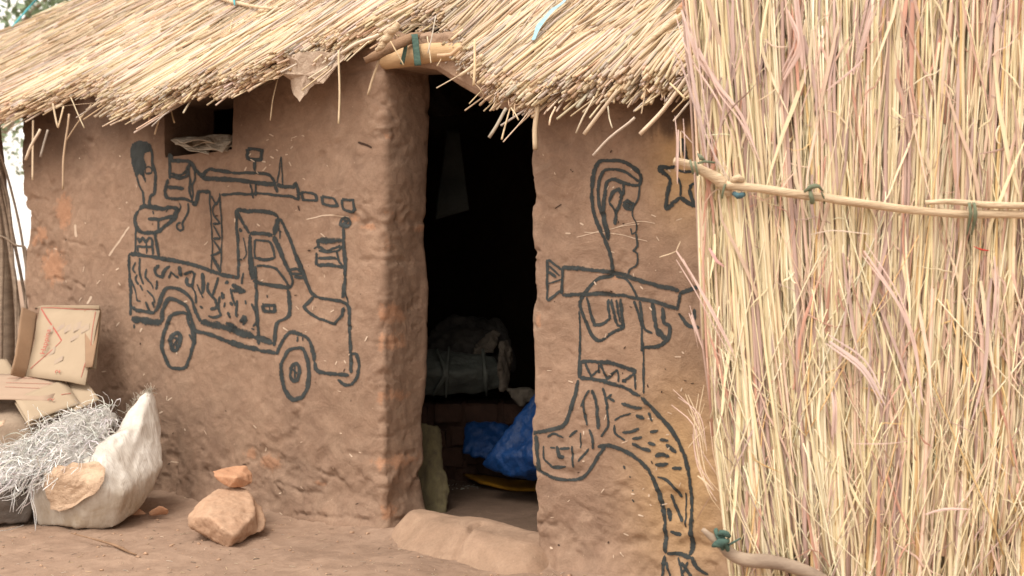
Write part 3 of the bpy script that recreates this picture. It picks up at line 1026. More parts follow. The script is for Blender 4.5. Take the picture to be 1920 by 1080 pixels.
lg = [rpt(1277, 38, .03), rpt(1300, 20, .05), rpt(1330, -6, .06)]
tube_obj('log_end', lg, 0.021, M['brick'], roof, 16, 0.03)
dirl = unit((lg[0] - lg[1])[None])[0]
tube_obj('cut_face', [lg[0], lg[0] + dirl * 0.006], [0.0195, 0.018], M['wood'], roof, 16)
# short stake that carries the log over the thatch: long thick stalk below it
tube_obj('roof_pole', [rpt(1186, 118, .02), rpt(1225, 84, .025), rpt(1285, 38, .03)], [0.008, 0.010, 0.010], M['pole'], roof, 8, 0.08)

# grass knot at the door side of the eave
for k in range(3):
    c = [wpt(748 - 12 * k, 44 + 15 * k, 0.25), wpt(736 - 10 * k, 56 + 15 * k, 0.26), wpt(722 - 8 * k, 62 + 16 * k, 0.25)]
    tube_obj('grass_knot', c, [0.010, 0.015, 0.009], M['under'] if k == 5 else M['pole'], roof, 8, 0.35, step=0.006)

# brown paper flap hanging under the eave
fl = [(518, 118), (526, 138), (545, 150), (547, 172), (562, 191), (578, 166), (590, 158), (603, 156), (622, 132), (648, 104), (600, 96), (550, 100)]
cen = np.mean([wpt(x, y, 0.16) for x, y in fl], 0)
FV = [cen] + [wpt(x, y, 0.16 + 0.025 * math.sin(i * 1.9)) for i, (x, y) in enumerate(fl)]
bm = bmesh.new()
vs = [bm.verts.new(v - origin(hut)) for v in FV]
for i in range(1, len(vs)):
    bm.faces.new((vs[0], vs[i], vs[i % (len(vs) - 1) + 1]))
bmesh.ops.subdivide_edges(bm, edges=bm.edges[:], cuts=2, use_grid_fill=True)
for v in bm.verts: v.co += Vector(N) * float(0.012 * vn(v.co.x * 25, v.co.y * 25, v.co.z * 25))
bmesh.ops.solidify(bm, geom=bm.faces[:], thickness=0.004)
me = bpy.data.meshes.new('paper_flap'); bm.to_mesh(me); bm.free()
M['flap'] = plain('old_paper', (0.50, 0.40, 0.31), (0.38, 0.28, 0.21), 22, bump=0.7, bd=0.01)
me.materials.append(M['flap'])
link('paper_flap', me, hut)
# ================================================================== DRAWINGS PAINTED ON THE PLASTER
C4 = (200, 240, 3.84); C5 = (200, 480, 3.84); C6 = (980, 260, 2.7); C7 = (980, 640, 2.4545)
_lay = [0]


def stroke_path(p, step):
    """smooth between the marks but keeps the drawn corners"""
    cl = np.allclose(p[0], p[-1]) and len(p) > 3
    cut = [0]
    for i in range(1, len(p) - 1):
        a, b = p[i] - p[i - 1], p[i + 1] - p[i]
        if (a @ b) < 0.45 * np.linalg.norm(a) * np.linalg.norm(b): cut.append(i)
    cut.append(len(p) - 1)
    if len(cut) == 2: return spline(p, step)
    out = []
    for a, b in zip(cut[:-1], cut[1:]):
        s_ = spline(p[a:b + 1], step)
        out.append(s_ if b == len(p) - 1 else s_[:-1])
    return np.concatenate(out)


def ribbon(patch, cr, w, pts, wf=None):
    """one brush stroke on the wall; w and pts are in units of the sketch cr"""
    ox, oy, k = cr
    p = np.array(pts, float) / k + np.array([ox, oy])
    if len(p) < 2: p = np.vstack([p, p + 1])
    q = stroke_path(p, 2.0)
    m_ = len(q)
    T = np.gradient(q, axis=0); T /= np.maximum(np.linalg.norm(T, axis=1), 1e-6)[:, None]
    Nn = np.stack([-T[:, 1], T[:, 0]], 1)
    hw = w / k / 2 * 1.5
    t = np.arange(m_) * 2.0
    sd = RS.rand() * 99
    W_ = hw * (1 + 0.16 * vn(t * 0.06, sd) + 0.10 * vn(t * 0.22, sd + 3))
    q = q + Nn * (0.5 * vn(t * 0.08, sd + 7))[:, None]
    # blunt round ends
    e = np.minimum(np.arange(m_), np.arange(m_)[::-1]) * 2.0
    closed = np.allclose(pts[0], pts[-1]) and len(pts) > 3
    if not closed: W_ = W_ * np.clip(0.45 + e / max(hw, 1) * 0.5, 0, 1)
    cols = np.array([-1, -0.5, 0, 0.5, 1.0])
    X = q[:, None] + Nn[:, None] * (W_[:, None] * cols)[..., None]
    s, z = wl(X[..., 0], X[..., 1])
    _lay[0] += 1
    V = patch.surf(s, z, 0.0016 + 0.00003 * (_lay[0] % 60))
    L = np.repeat(t[:, None], 5, 1) / 450 + sd
    U = np.stack([L, np.repeat(cols[None], m_, 0), np.full((m_, 5), sd)], -1)
    return V.reshape(-1, 3), [grid_faces(m_, 5)], {'Uvw': U.reshape(-1, 3)}


def fillp(patch, cr, poly):
    ox, oy, k = cr
    P = np.array(poly, float) / k + np.array([ox, oy])
    x0, y0 = P.min(0); x1, y1 = P.max(0)
    st = 1.6
    gx_, gy_ = np.arange(x0, x1 + st, st), np.arange(y0, y1 + st, st)
    X, Y = np.meshgrid(gx_, gy_, indexing='ij')
    cx, cy = X + st / 2, Y + st / 2
    ins = np.zeros(cx.shape, bool)
    for (ax, ay), (bx, by) in zip(P, np.roll(P, -1, 0)):
        c = ((ay > cy) != (by > cy)) & (cx < (bx - ax) * (cy - ay) / (by - ay + 1e-12) + ax)
        ins ^= c
    s, z = wl(X, Y)
    _lay[0] += 1
    V = patch.surf(s, z, 0.0016 + 0.00003 * (_lay[0] % 60)).reshape(-1, 3)
    f = grid_faces(len(gx_), len(gy_))
    ins = ins[:-1, :-1].ravel()
    U = np.zeros((len(V), 3)); U[:, 0] = X.ravel() / 450; U[:, 2] = 3
    return V, [f[ins]], {'Uvw': U}


def ell(cx, cy, rx, ry, n=16, a0=0.3, wob=0.03):
    t = np.linspace(0, 2 * math.pi, n + 1)[:-1] + a0
    r = 1 + wob * RS.randn(n)
    p = [(cx + rx * r[i] * math.cos(t[i]), cy + ry * r[i] * math.sin(t[i])) for i in range(n)]
    return p + [p[0]]


def paint(name, label, patch, strokes, fills=()):
    parts = [fillp(patch, c, p) for c, p in fills] + [ribbon(patch, c, w, p) for c, w, p in strokes]
    V, F, A = join(parts)
    o = mesh_np(name, V, F, M['paint'], hut, pts=A)
    o['label'] = label
    return o


man = [(C4, 18, [(325, 110), (340, 200), (335, 260), (350, 330), (345, 400), (335, 470), (310, 490), (300, 530), (310, 560)]),
       (C4, 13, [(195, 325), (225, 400), (235, 430), (255, 470), (260, 540), (265, 565)]),
       (C4, 9, ell(302, 305, 25, 26)), (C4, 12, [(290, 318), (300, 322), (318, 318)]),
       (C4, 24, [(225, 590), (260, 565), (330, 570), (400, 580), (440, 575), (512, 576)]),
       (C4, 24, [(512, 576), (490, 615), (480, 650), (430, 700), (380, 745), (300, 755), (240, 745), (205, 700), (200, 640), (225, 590)]),
       (C4, 22, [(290, 650), (370, 660), (440, 640), (490, 640)]), (C4, 13, [(370, 660), (372, 735)]), (C4, 9, [(440, 585), (420, 608)]),
       (C4, 8, [(325, 590), (330, 620)]), (C4, 12, [(515, 540), (525, 575), (490, 625)]),
       (C4, 12, [(585, 540), (585, 600), (560, 650), (535, 690), (540, 725), (520, 742), (500, 715), (505, 688), (525, 680)]),
       (C4, 12, [(205, 710), (205, 905)]), (C4, 18, [(345, 750), (365, 860), (375, 930)]),
       (C4, 14, [(220, 790), (235, 825), (255, 790), (280, 828), (300, 790), (325, 800), (330, 850)]), (C4, 14, [(215, 855), (335, 855)]),
       (C4, 10, [(222, 850), (225, 893)]), (C4, 12, [(285, 830), (290, 905)]), (C4, 12, [(325, 820), (335, 912)])]
man_f = [(C4, [(160, 150), (175, 110), (240, 90), (305, 98), (330, 118), (325, 172), (285, 185), (272, 215), (290, 268), (272, 300), (275, 395), (262, 370), (250, 340), (230, 332), (215, 348), (190, 322), (165, 250)])]
paint('painted_man', 'painted gunner with solid dark hair standing in the truck bed', left, man, man_f)

gun = [(C4, 15, [(458, 180), (450, 330), (455, 370)]), (C4, 22, [(462, 185), (475, 235), (530, 235), (600, 245), (640, 300), (690, 350), (735, 372)]),
       (C4, 17, [(460, 325), (510, 340), (560, 320), (590, 280), (600, 252)]), (C4, 20, [(458, 350), (520, 358), (570, 350), (592, 318)]),
       (C4, 20, [(440, 370), (420, 420), (410, 460), (430, 500), (480, 510), (560, 512), (640, 535)]), (C4, 22, [(430, 428), (480, 430), (560, 437)]),
       (C4, 14, [(600, 260), (590, 320), (610, 380), (602, 450), (625, 530)]), (C4, 12, [(640, 290), (642, 360), (620, 420), (630, 470), (612, 512)]),
       (C4, 22, [(620, 545), (645, 550), (665, 500), (670, 460), (710, 455), (757, 462)]),
       (C4, 22, [(690, 350), (740, 300), (800, 308), (920, 325)]), (C4, 17, [(920, 325), (1000, 323), (1090, 325), (1180, 335), (1210, 370), (1240, 440), (1248, 465)]),
       (C4, 26, [(690, 360), (800, 370), (920, 375), (1050, 390), (1140, 400), (1240, 405)]),
       (C4, 9, [(1245, 402), (1258, 310), (1268, 205)]), (C4, 9, [(1268, 205), (1278, 310), (1290, 415)]),
       (C4, 18, [(1245, 412), (1330, 428), (1360, 428), (1380, 395), (1392, 440), (1390, 520)]),
       (C4, 16, [(1390, 515), (1350, 495), (1200, 480), (1100, 475), (1060, 480), (950, 475), (838, 482)]),
       (C4, 20, [(1020, 150), (1125, 156), (1120, 230), (1025, 218), (1020, 150)]), (C4, 18, [(1075, 235), (1080, 310)]),
       (C4, 12, [(1035, 400), (1050, 450), (1060, 512)]), (C4, 14, [(1080, 400), (1082, 495)]),
       (C4, 15, [(1415, 458), (1500, 475), (1515, 525), (1420, 515), (1415, 458)]), (C4, 16, [(1550, 492), (1640, 515), (1670, 560), (1620, 566), (1555, 545), (1550, 492)]),
       (C4, 17, [(1705, 515), (1790, 522), (1800, 590), (1770, 605), (1710, 580), (1705, 515)]),
       (C4, 8, [(755, 460), (752, 700), (752, 1012)]), (C4, 10, [(828, 472), (828, 750), (826, 1040)]),
       (C4, 10, [(765, 488), (800, 555), (826, 498)]), (C4, 10, [(818, 520), (768, 598), (818, 690)]), (C4, 15, [(762, 686), (816, 690)]),
       (C4, 10, [(764, 700), (816, 795)]), (C4, 15, [(760, 798), (816, 800)]), (C4, 11, [(762, 810), (800, 860), (816, 890)]), (C4, 14, [(740, 916), (825, 892)]),
       (C4, 17, [(750, 918), (790, 980), (823, 1036)])]
paint('painted_gun', 'painted machine gun on a lattice post firing three rounds', left, gun)

flag = [(C4, 16, ell(1715, 680, 36, 34)), (C4, 16, [(1695, 660), (1735, 668), (1700, 690), (1735, 700)]), (C4, 18, [(1705, 720), (1705, 900), (1712, 1000), (1710, 1075)]),
        (C5, 18, [(1715, 150), (1705, 220), (1700, 300)]), (C5, 17, [(1714, 0), (1713, 150)]),
        (C4, 34, [(1510, 806), (1600, 808), (1695, 815)]), (C4, 18, [(1520, 850), (1570, 885), (1620, 870), (1680, 852)]), (C4, 18, [(1508, 800), (1516, 870)]),
        (C4, 18, [(1500, 895), (1500, 990)]), (C4, 18, [(1510, 937), (1590, 935), (1660, 946)]), (C4, 22, [(1505, 990), (1600, 988), (1710, 1010)]),
        (C4, 12, [(1650, 880), (1668, 960), (1700, 1000)]), (C4, 14, [(1515, 880), (1600, 892), (1660, 885), (1700, 850)]), (C4, 10, [(1480, 870), (1510, 850)])]
paint('painted_flag', 'painted striped flag on a pole at the front of the truck', left, flag)

truck = [(C5, 22, [(155, -16), (240, -8), (380, 15), (560, 50), (720, 95), (830, 133), (955, 160)]), (C5, 16, [(158, -16), (160, 200), (165, 430)]),
         (C4, 16, [(945, 590), (945, 800), (950, 940), (950, 1082)]), (C4, 24, [(945, 590), (1050, 600), (1200, 610), (1245, 640)]), (C4, 15, [(947, 600), (985, 680), (1030, 762)]),
         (C4, 26, [(1035, 760), (1120, 760), (1195, 772)]), (C4, 30, [(1245, 640), (1230, 700), (1205, 775)]), (C4, 25, [(1200, 780), (1250, 880), (1300, 1000), (1325, 1042)]),
         (C4, 19, [(1255, 650), (1300, 750), (1360, 900), (1420, 1070)]), (C4, 22, [(1035, 770), (1035, 950), (1042, 1090)]),
         (C4, 12, [(1070, 810), (1160, 815), (1180, 830), (1205, 900), (1210, 937), (1140, 948), (1070, 937), (1070, 810)]), (C4, 20, [(1085, 940), (1140, 952), (1205, 940)]),
         (C4, 24, [(968, 718), (973, 752)]), (C4, 8, [(985, 790), (1000, 850), (1007, 910), (985, 942)]), (C4, 10, [(958, 940), (978, 947)]), (C4, 9, [(1250, 738), (1246, 800)]), (C4, 8, [(1232, 740), (1262, 747)]),
         (C5, 17, [(1310, 120), (1330, 98), (1375, 92), (1400, 125), (1350, 128), (1310, 120)]), (C5, 22, [(1345, 150), (1410, 160)]), (C5, 14, [(1310, 232), (1332, 180), (1318, 120)]),
         (C5, 20, [(1360, 0), (1400, 100), (1440, 220), (1490, 290), (1600, 312), (1700, 335), (1740, 400), (1745, 550), (1755, 700), (1757, 845)]),
         (C5, 16, [(1480, 292), (1440, 330), (1402, 368), (1460, 420), (1560, 460), (1640, 486), (1690, 430), (1706, 370)]),
         (C5, 22, [(1500, 760), (1520, 820), (1600, 842), (1680, 852), (1745, 862)]), (C5, 19, [(1765, 700), (1795, 705), (1812, 780), (1800, 870), (1760, 925), (1710, 925), (1670, 888)]),
         (C5, 8, [(1690, 300), (1710, 250), (1730, 340)]),
         (C5, 19, [(1075, 100), (1075, 300), (1085, 450), (1090, 640)]), (C5, 26, [(1042, -10), (1045, 90), (1052, 170)]), (C5, 24, [(1050, 180), (1100, 192), (1200, 216), (1312, 230)]),
         (C5, 14, [(1072, 70), (1080, 190)]), (C5, 16, [(1080, 70), (1200, 84), (1250, 130), (1290, 190), (1312, 222)]),
         (C5, 20, [(1295, 240), (1300, 430), (1230, 478), (1212, 530), (1202, 650)]), (C5, 19, [(1118, 352), (1200, 356), (1206, 400), (1130, 396), (1118, 352)]), (C5, 8, [(1170, 362), (1175, 392)]),
         (C5, 22, [(1220, 710), (1260, 620), (1310, 556), (1380, 560), (1450, 600), (1485, 680), (1498, 760)]), (C5, 9, [(1370, 580), (1370, 620)]), (C5, 9, [(1408, 580), (1410, 612)]),
         (C5, 23, ell(1362, 845, 103, 188, 18)), (C5, 20, ell(1360, 835, 33, 62)), (C5, 12, [(1355, 790), (1362, 880)]), (C5, 9, [(1340, 810), (1378, 850)]),
         (C5, 20, ell(520, 615, 112, 208, 18)), (C5, 26, ell(502, 615, 34, 64)), (C5, 9, [(485, 590), (520, 590), (490, 640), (522, 645)]), (C5, 9, [(505, 580), (510, 660)]),
         (C5, 10, [(600, 560), (640, 620)]),
         (C5, 20, [(165, 365), (230, 395), (300, 405), (345, 400), (380, 350), (395, 280), (430, 232), (500, 235), (560, 265), (610, 320), (640, 400), (680, 470)]),
         (C5, 38, [(680, 472), (760, 490), (850, 512), (950, 545), (1060, 580)]), (C5, 30, [(1060, 580), (1120, 600), (1190, 632)]),
         (C5, 40, [(175, 452), (280, 468), (395, 482)]), (C5, 22, [(395, 478), (400, 400), (430, 322), (460, 310), (540, 340), (590, 400), (620, 480), (650, 540), (760, 570), (880, 618), (1000, 652)]),
         (C5, 30, [(880, 618), (1000, 652), (1100, 680)]), (C5, 20, [(1100, 680), (1225, 702)]), (C5, 12, [(240, 15), (240, 140), (262, 205)]), (C5, 12, [(195, 490), (195, 522)]), (C5, 12, [(645, 545), (645, 600), (648, 640)])]
for w, p in [(13, [(207, 45), (186, 90), (205, 122)]), (12, [(215, 130), (205, 170), (222, 210)]), (9, [(170, 170), (200, 260), (215, 320), (240, 330)]), (11, [(233, 208), (258, 252)]),
             (11, [(288, 90), (280, 150), (320, 200), (335, 240)]), (10, [(290, 247), (340, 300), (350, 342)]), (18, [(382, 62), (350, 100), (365, 140), (395, 150), (410, 110), (450, 70)]),
             (13, [(360, 170), (355, 245)]), (14, [(440, 160), (460, 115), (500, 165)]), (20, [(515, 70), (520, 150)]), (18, [(540, 130), (600, 112), (630, 130), (610, 218), (570, 200), (555, 150)]),
             (14, [(610, 220), (640, 280), (642, 342)]), (20, [(690, 120), (700, 200), (695, 272)]), (11, [(650, 200), (675, 250), (702, 302)]), (17, [(735, 190), (738, 250), (790, 320), (802, 362)]),
             (17, [(810, 150), (785, 230), (770, 282)]), (30, [(858, 182), (880, 195)]), (28, [(832, 262), (850, 308)]), (26, [(905, 205), (950, 230), (998, 264)]), (26, [(910, 240), (990, 262)]),
             (12, [(900, 230), (920, 320), (940, 362)]), (16, [(820, 290), (815, 380), (835, 425), (790, 440), (730, 430)]), (12, [(950, 320), (940, 420), (950, 442)]), (18, [(885, 400), (900, 450)]),
             (34, [(870, 482), (940, 520)]), (40, [(1000, 425), (985, 498)]), (30, [(972, 452), (985, 480)]), (15, [(1040, 340), (1070, 400), (1078, 470), (1055, 512)]), (12, [(992, 120), (975, 202)]),
             (12, [(1000, 320), (1008, 350)]), (14, [(282, 330), (310, 400)]), (16, [(335, 330), (342, 372)]), (18, [(750, 380), (790, 372), (815, 350)]), (14, [(900, 330), (915, 360)]), (15, [(670, 360), (690, 380)]),
             (13, [(1045, 520), (1065, 530)]), (10, [(1150, 280), (1155, 300)]), (10, [(860, 330), (855, 370)])]:
    truck.append((C5, w, p))
paint('painted_truck', 'painted pickup truck with patterned bed and open cab', left, truck)

sol = [(C6, 15, [(450, 672), (440, 590), (410, 500), (370, 410), (356, 330), (360, 220), (375, 140), (400, 112), (480, 112), (560, 145), (598, 185), (596, 222), (582, 238)]),
       (C6, 12, [(430, 512), (410, 420), (389, 320), (391, 220), (415, 165), (460, 156), (530, 176), (590, 214)]),
       (C6, 14, [(430, 515), (432, 470), (412, 390), (418, 300), (430, 222), (460, 206), (510, 226), (588, 236)]), (C6, 11, [(510, 230), (515, 280), (492, 302)]),
       (C6, 13, [(440, 322), (460, 272), (488, 256), (505, 290), (490, 340), (475, 370), (470, 436)]), (C6, 12, [(440, 322), (460, 350), (478, 378)]),
       (C6, 6, [(595, 236), (590, 300), (562, 350), (560, 390), (578, 430), (576, 470), (552, 485), (547, 455)]),
       (C6, 8, [(575, 480), (580, 540), (558, 568), (582, 580), (576, 640), (542, 665), (525, 690)]), (C6, 14, [(515, 330), (535, 314), (565, 330), (555, 356), (530, 350), (515, 330)]), (C6, 14, [(525, 335), (555, 338)]),
       (C6, 17, [(200, 650), (300, 656), (450, 680), (560, 710), (700, 745), (802, 770)]), (C6, 14, [(205, 650), (203, 790)]), (C6, 16, [(205, 796), (300, 790), (400, 785), (560, 805), (680, 825), (790, 856), (806, 778)]),
       (C6, 11, [(125, 610), (125, 700), (130, 816)]), (C6, 9, [(130, 610), (200, 662)]), (C6, 12, [(133, 820), (200, 770)]), (C6, 8, [(132, 732), (200, 710)]), (C6, 8, [(135, 642), (190, 692)]), (C6, 12, [(132, 672), (172, 700)]),
       (C6, 15, [(803, 782), (870, 758), (900, 750)]), (C6, 14, [(796, 880), (850, 945), (905, 962)]), (C6, 14, [(878, 860), (877, 922)]),
       (C6, 14, [(450, 692), (380, 712), (330, 760), (292, 830), (310, 900), (340, 980), (370, 1016), (400, 1020), (460, 980), (502, 960), (512, 940)]), (C6, 9, [(460, 700), (520, 720), (560, 770), (580, 812)]),
       (C6, 12, [(325, 802), (350, 900), (360, 945), (400, 940), (440, 915), (425, 812)]), (C6, 14, [(440, 812), (465, 900), (475, 940), (506, 952), (490, 812)]), (C6, 10, [(470, 816), (490, 932)]),
       (C6, 12, [(560, 820), (600, 950), (605, 1080)]), (C6, 12, [(590, 820), (615, 960), (662, 985)]), (C6, 16, [(655, 830), (680, 950), (700, 1002)]), (C6, 16, [(710, 850), (722, 930), (750, 950), (745, 1010), (690, 1050), (615, 1060)]),
       (C6, 20, [(690, 955), (730, 1022)]), (C6, 9, [(290, 870), (285, 1080)]),
       (C7, 10, [(258, 0), (258, 172)]), (C7, 9, [(556, 0), (556, 240)]), (C7, 12, [(560, 25), (610, 25), (660, 6)]), (C7, 16, [(265, 95), (340, 92), (440, 110), (522, 140)]), (C7, 14, [(262, 170), (340, 180), (440, 205), (542, 250)]),
       (C7, 13, [(264, 90), (262, 172)]), (C7, 9, [(285, 100), (315, 165), (350, 130)]), (C7, 7, [(350, 100), (348, 150)]), (C7, 10, [(357, 102), (385, 172), (436, 130)]), (C7, 7, [(435, 130), (440, 190)]), (C7, 10, [(455, 190), (522, 142)]),
       (C7, 8, [(515, 152), (518, 222)]), (C7, 14, [(456, 178), (474, 192)]),
       (C7, 14, [(255, 180), (245, 240), (215, 340), (190, 384), (120, 410), (45, 420)]), (C7, 13, [(70, 430), (78, 592)]), (C7, 13, [(50, 572), (90, 600), (180, 635), (265, 630), (320, 580), (355, 520), (385, 482)]),
       (C7, 14, [(350, 480), (400, 476), (460, 500), (530, 545), (590, 610), (630, 720), (650, 830), (658, 975)]), (C7, 15, [(545, 255), (620, 340), (690, 420), (740, 530), (765, 650), (768, 800), (768, 985)]),
       (C7, 14, [(665, 976), (720, 976), (772, 996)]), (C7, 12, [(655, 982), (648, 1085)]), (C7, 12, [(775, 990), (800, 1040), (850, 1078)]), (C7, 10, [(665, 1012), (687, 1080)]), (C7, 9, [(715, 992), (752, 1080)]),
       (C7, 9, [(735, 1012), (782, 1082)]), (C7, 7, [(762, 1012), (745, 1062)])]
for w, p in [(10, [(370, 215), (385, 260), (396, 312)]), (8, [(385, 270), (410, 246), (400, 262), (425, 280)]), (13, [(320, 225), (345, 290), (355, 402)]), (8, [(285, 270), (290, 340), (302, 385)]), (7, [(310, 225), (288, 260), (272, 300)]),
             (9, [(312, 402), (330, 450), (326, 492)]), (14, [(455, 285), (510, 300), (550, 306)]), (16, [(522, 336), (560, 358)]), (9, [(575, 330), (595, 372)]), (11, [(460, 415), (500, 412), (536, 398)]), (10, [(505, 445), (550, 441)]),
             (13, [(505, 466), (540, 490), (590, 506)]), (13, [(575, 470), (612, 476)]), (14, [(585, 420), (622, 411)]), (12, [(630, 450), (670, 456)]), (12, [(660, 472), (706, 510)]), (15, [(610, 530), (640, 522), (675, 531)]),
             (13, [(610, 567), (670, 565)]), (14, [(685, 587), (730, 584)]), (9, [(620, 622), (650, 630), (685, 665), (722, 720)]), (12, [(675, 705), (700, 780), (730, 832)]), (14, [(662, 770), (675, 830)]), (14, [(675, 876), (725, 894)]),
             (6, [(740, 700), (738, 780), (742, 860)]), (7, [(425, 360), (450, 345), (500, 330)]), (8, [(425, 380), (430, 420), (472, 452)]), (8, [(390, 300), (398, 380), (366, 436)]), (9, [(120, 440), (150, 425), (192, 440)]),
             (7, [(100, 480), (105, 540), (150, 580), (200, 574)]), (14, [(162, 480), (175, 530), (196, 530)]), (9, [(175, 492), (220, 490)]), (9, [(230, 480), (235, 580)]), (9, [(260, 552), (310, 490)]), (10, [(217, 440), (256, 410)]),
             (6, [(270, 420), (270, 490)]), (8, [(140, 577), (190, 575)]), (8, [(245, 250), (230, 320)]), (7, [(130, 488), (155, 490)]), (8, [(465, 575), (475, 590)]), (6, [(495, 620), (500, 626)]), (6, [(505, 685), (508, 691)]), (5, [(508, 728), (516, 742)])]:
    sol.append((C7, w, p))
paint('painted_soldier', 'painted soldier in profile with launcher on shoulder and patterned trousers', right, sol)

star = [(C6, 17, [(685, 148), (745, 205), (737, 280), (730, 362)]), (C6, 17, [(730, 362), (765, 325), (802, 295)]), (C6, 16, [(802, 295), (840, 325), (880, 348)]), (C6, 18, [(685, 145), (740, 148), (778, 138)]),
        (C6, 16, [(808, -5), (822, 60), (836, 120)]), (C6, 16, [(800, 8), (788, 80), (778, 132)]), (C6, 14, [(862, 232), (848, 262), (872, 335)]), (C6, 10, [(880, 222), (845, 242)]), (C6, 9, [(790, 200), (803, 235), (804, 292)]), (C6, 12, [(782, 158), (830, 168), (880, 158)])]
paint('painted_star', 'painted five pointed star beside the pole end', right, star)

# faint scribbles on the reveal side of the pillar, pale scratches, cobweb marks and small dark straws stuck in the mud
sc_parts, dk = [], []
for k in range(150):
    if k % 3:
        px, py = RS.uniform(80, 700), RS.uniform(290, 960)
        if k % 5 == 0: px, py = RS.uniform(450, 620), RS.uniform(250, 330)
        pa = left
    else:
        px, py = RS.uniform(1015, 1290), RS.uniform(270, 1040); pa = right
    a_ = RS.uniform(0, 3.1); L = RS.uniform(3, 13) ** 1.0
    p = [(px, py), (px + L * math.cos(a_), py + L * math.sin(a_) * 0.8)]
    sc_parts.append(ribbon(pa, (0, 0, 1), RS.uniform(0.8, 1.8), p))
for p, w in [([(240, 425), (222, 452), (203, 480)], 2.2), ([(1080, 445), (1140, 430), (1200, 420)], 0.9), ([(1095, 435), (1150, 438), (1215, 452)], 0.9), ([(1150, 428), (1200, 415), (1230, 418)], 0.8),
             ([(575, 412), (610, 404), (655, 407)], 1.6), ([(165, 570), (172, 555)], 3), ([(140, 420), (142, 445)], 3)]:
    sc_parts.append(ribbon(left if p[0][0] < 800 else right, (0, 0, 1), w, p))
for p, w in [([(673, 267), (686, 271), (699, 277)], 2.5), ([(561, 385), (563, 396)], 2), ([(1040, 390), (1052, 383)], 1.5)]:
    dk.append(ribbon(left if p[0][0] < 800 else right, (0, 0, 1), w, p))
for k in range(70):
    px, py = (RS.uniform(60, 700), RS.uniform(300, 950)) if k % 3 else (RS.uniform(1015, 1300), RS.uniform(280, 1050))
    a_ = RS.uniform(0, 6.3); L = RS.uniform(1.5, 7)
    dk.append(ribbon(left if px < 800 else right, (0, 0, 1), RS.uniform(0.8, 2.2), [(px, py), (px + L * math.cos(a_), py + L * math.sin(a_))]))
V, F, A = join(sc_parts); o = mesh_np('pale_scratches', V, F, M['scratch'], hut, pts=A); o['kind'] = 'stuff'
V, F, A = join(dk); o = mesh_np('embedded_chaff', V, F, M['crack'], hut, pts=A); o['kind'] = 'stuff'

# ================================================================== SACKS, CARDBOARD, STONES
def cre(amp, f, f2=0.3):
    def d(c):
        r = 1 - np.abs(fbm(c[:, 0] * f + 0.4 * vn(c[:, 0] * 4, c[:, 1] * 4, c[:, 2] * 4), c[:, 1] * f, c[:, 2] * f * 0.7, 3))
        return amp * (r - 0.6) + amp * f2 * fbm(c[:, 0] * f * 5, c[:, 1] * f * 5, c[:, 2] * f * 5, 2)
    return d


A3 = lambda x, y, Y: tuple(at(x, y, Y))
# white woven sack
body = [A3(75, 986, 4.93), A3(150, 990, 4.86), A3(212, 990, 4.88), A3(255, 962, 5.02), A3(285, 915, 5.15), A3(306, 872, 5.2), A3(300, 800, 5.3), A3(250, 800, 5.15), A3(190, 830, 5.0),
        A3(60, 900, 4.95), A3(110, 890, 4.84), A3(180, 905, 4.80), A3(230, 930, 4.86), A3(60, 950, 4.92), A3(90, 960, 5.35), A3(230, 930, 5.45), A3(250, 860, 5.45), A3(100, 850, 5.3), A3(60, 960, 5.1)]
horn = [A3(305, 880, 5.22), A3(240, 880, 5.0), A3(200, 850, 5.05), A3(205, 840, 5.3), A3(262, 742, 5.28), A3(283, 729, 5.3), A3(289, 736, 5.32), A3(299, 790, 5.32), A3(230, 790, 5.2)]
sack_root = thing('woven_sack', 'white woven plastic sack slumped against the mud wall with frayed peak', 'sack', tuple(at(150, 985, 5.05) * np.array([1, 1, 0])))
_c1, _c2 = cre(0.011, 4.5, 0.0), cre(0.008, 11.0, 0.10)
_dc = lambda c: _c1(c) + _c2(c * np.array([1.3, 1.0, 0.40]))
sb, sco = solid('sack_body', [body, horn], 0.008, 7, _dc, M['sack'], sack_root)
bv = BVHTree.FromObject(sb, bpy.context.evaluated_depsgraph_get())
sorg = Vector(origin(sack_root))


def onsack(px, py, off=0.004):
    o_ = Vector((0, 0, CZ)); d_ = Vector(at(px, py, 5.0)) - o_; d_.normalize()
    h, nrm, _, _ = bv.ray_cast(o_ - sorg, d_)
    return None if h is None else np.array(h + sorg + nrm * off)


# cream patch on its belly
M['cream'] = plain('cream_cloth', (0.60, 0.44, 0.31), (0.47, 0.33, 0.23), 14, bump=0.9, bd=0.014)
pc = [(92, 893), (112, 882), (140, 876), (165, 872), (185, 874), (194, 884), (190, 905), (178, 922), (160, 936), (140, 950), (120, 955), (102, 950), (94, 930)]
cenp = np.array([142, 912.0])
rings = []
for r in np.linspace(0, 1, 12):
    row = []
    for i in range(len(pc) * 2):
        a, b = np.array(pc[(i // 2) % len(pc)], float), np.array(pc[(i // 2 + 1) % len(pc)], float)
        q = (a + b) / 2 if i % 2 else a
        q = cenp + (q - cenp) * r
        h = onsack(q[0], q[1], 0.008 + 0.009 * abs(vn(q[0] * .09 + q[1] * .05, q[1] * .12)) + 0.010 * (r > 0.85) * (1 + vn(q[0] * .1, q[1] * .1)))
        row.append(h if h is not None else rings[-1][i])
    rings.append(np.array(row))
R_ = np.array(rings); kk = R_.shape[1]
ii = np.arange(11)[:, None] * kk; jj = np.arange(kk)[None]
Fp = np.stack([ii + jj, ii + (jj + 1) % kk, ii + kk + (jj + 1) % kk, ii + kk + jj], -1).reshape(-1, 4)
mesh_np('sack_patch', R_.reshape(-1, 3), [Fp], M['cream'], sack_root)
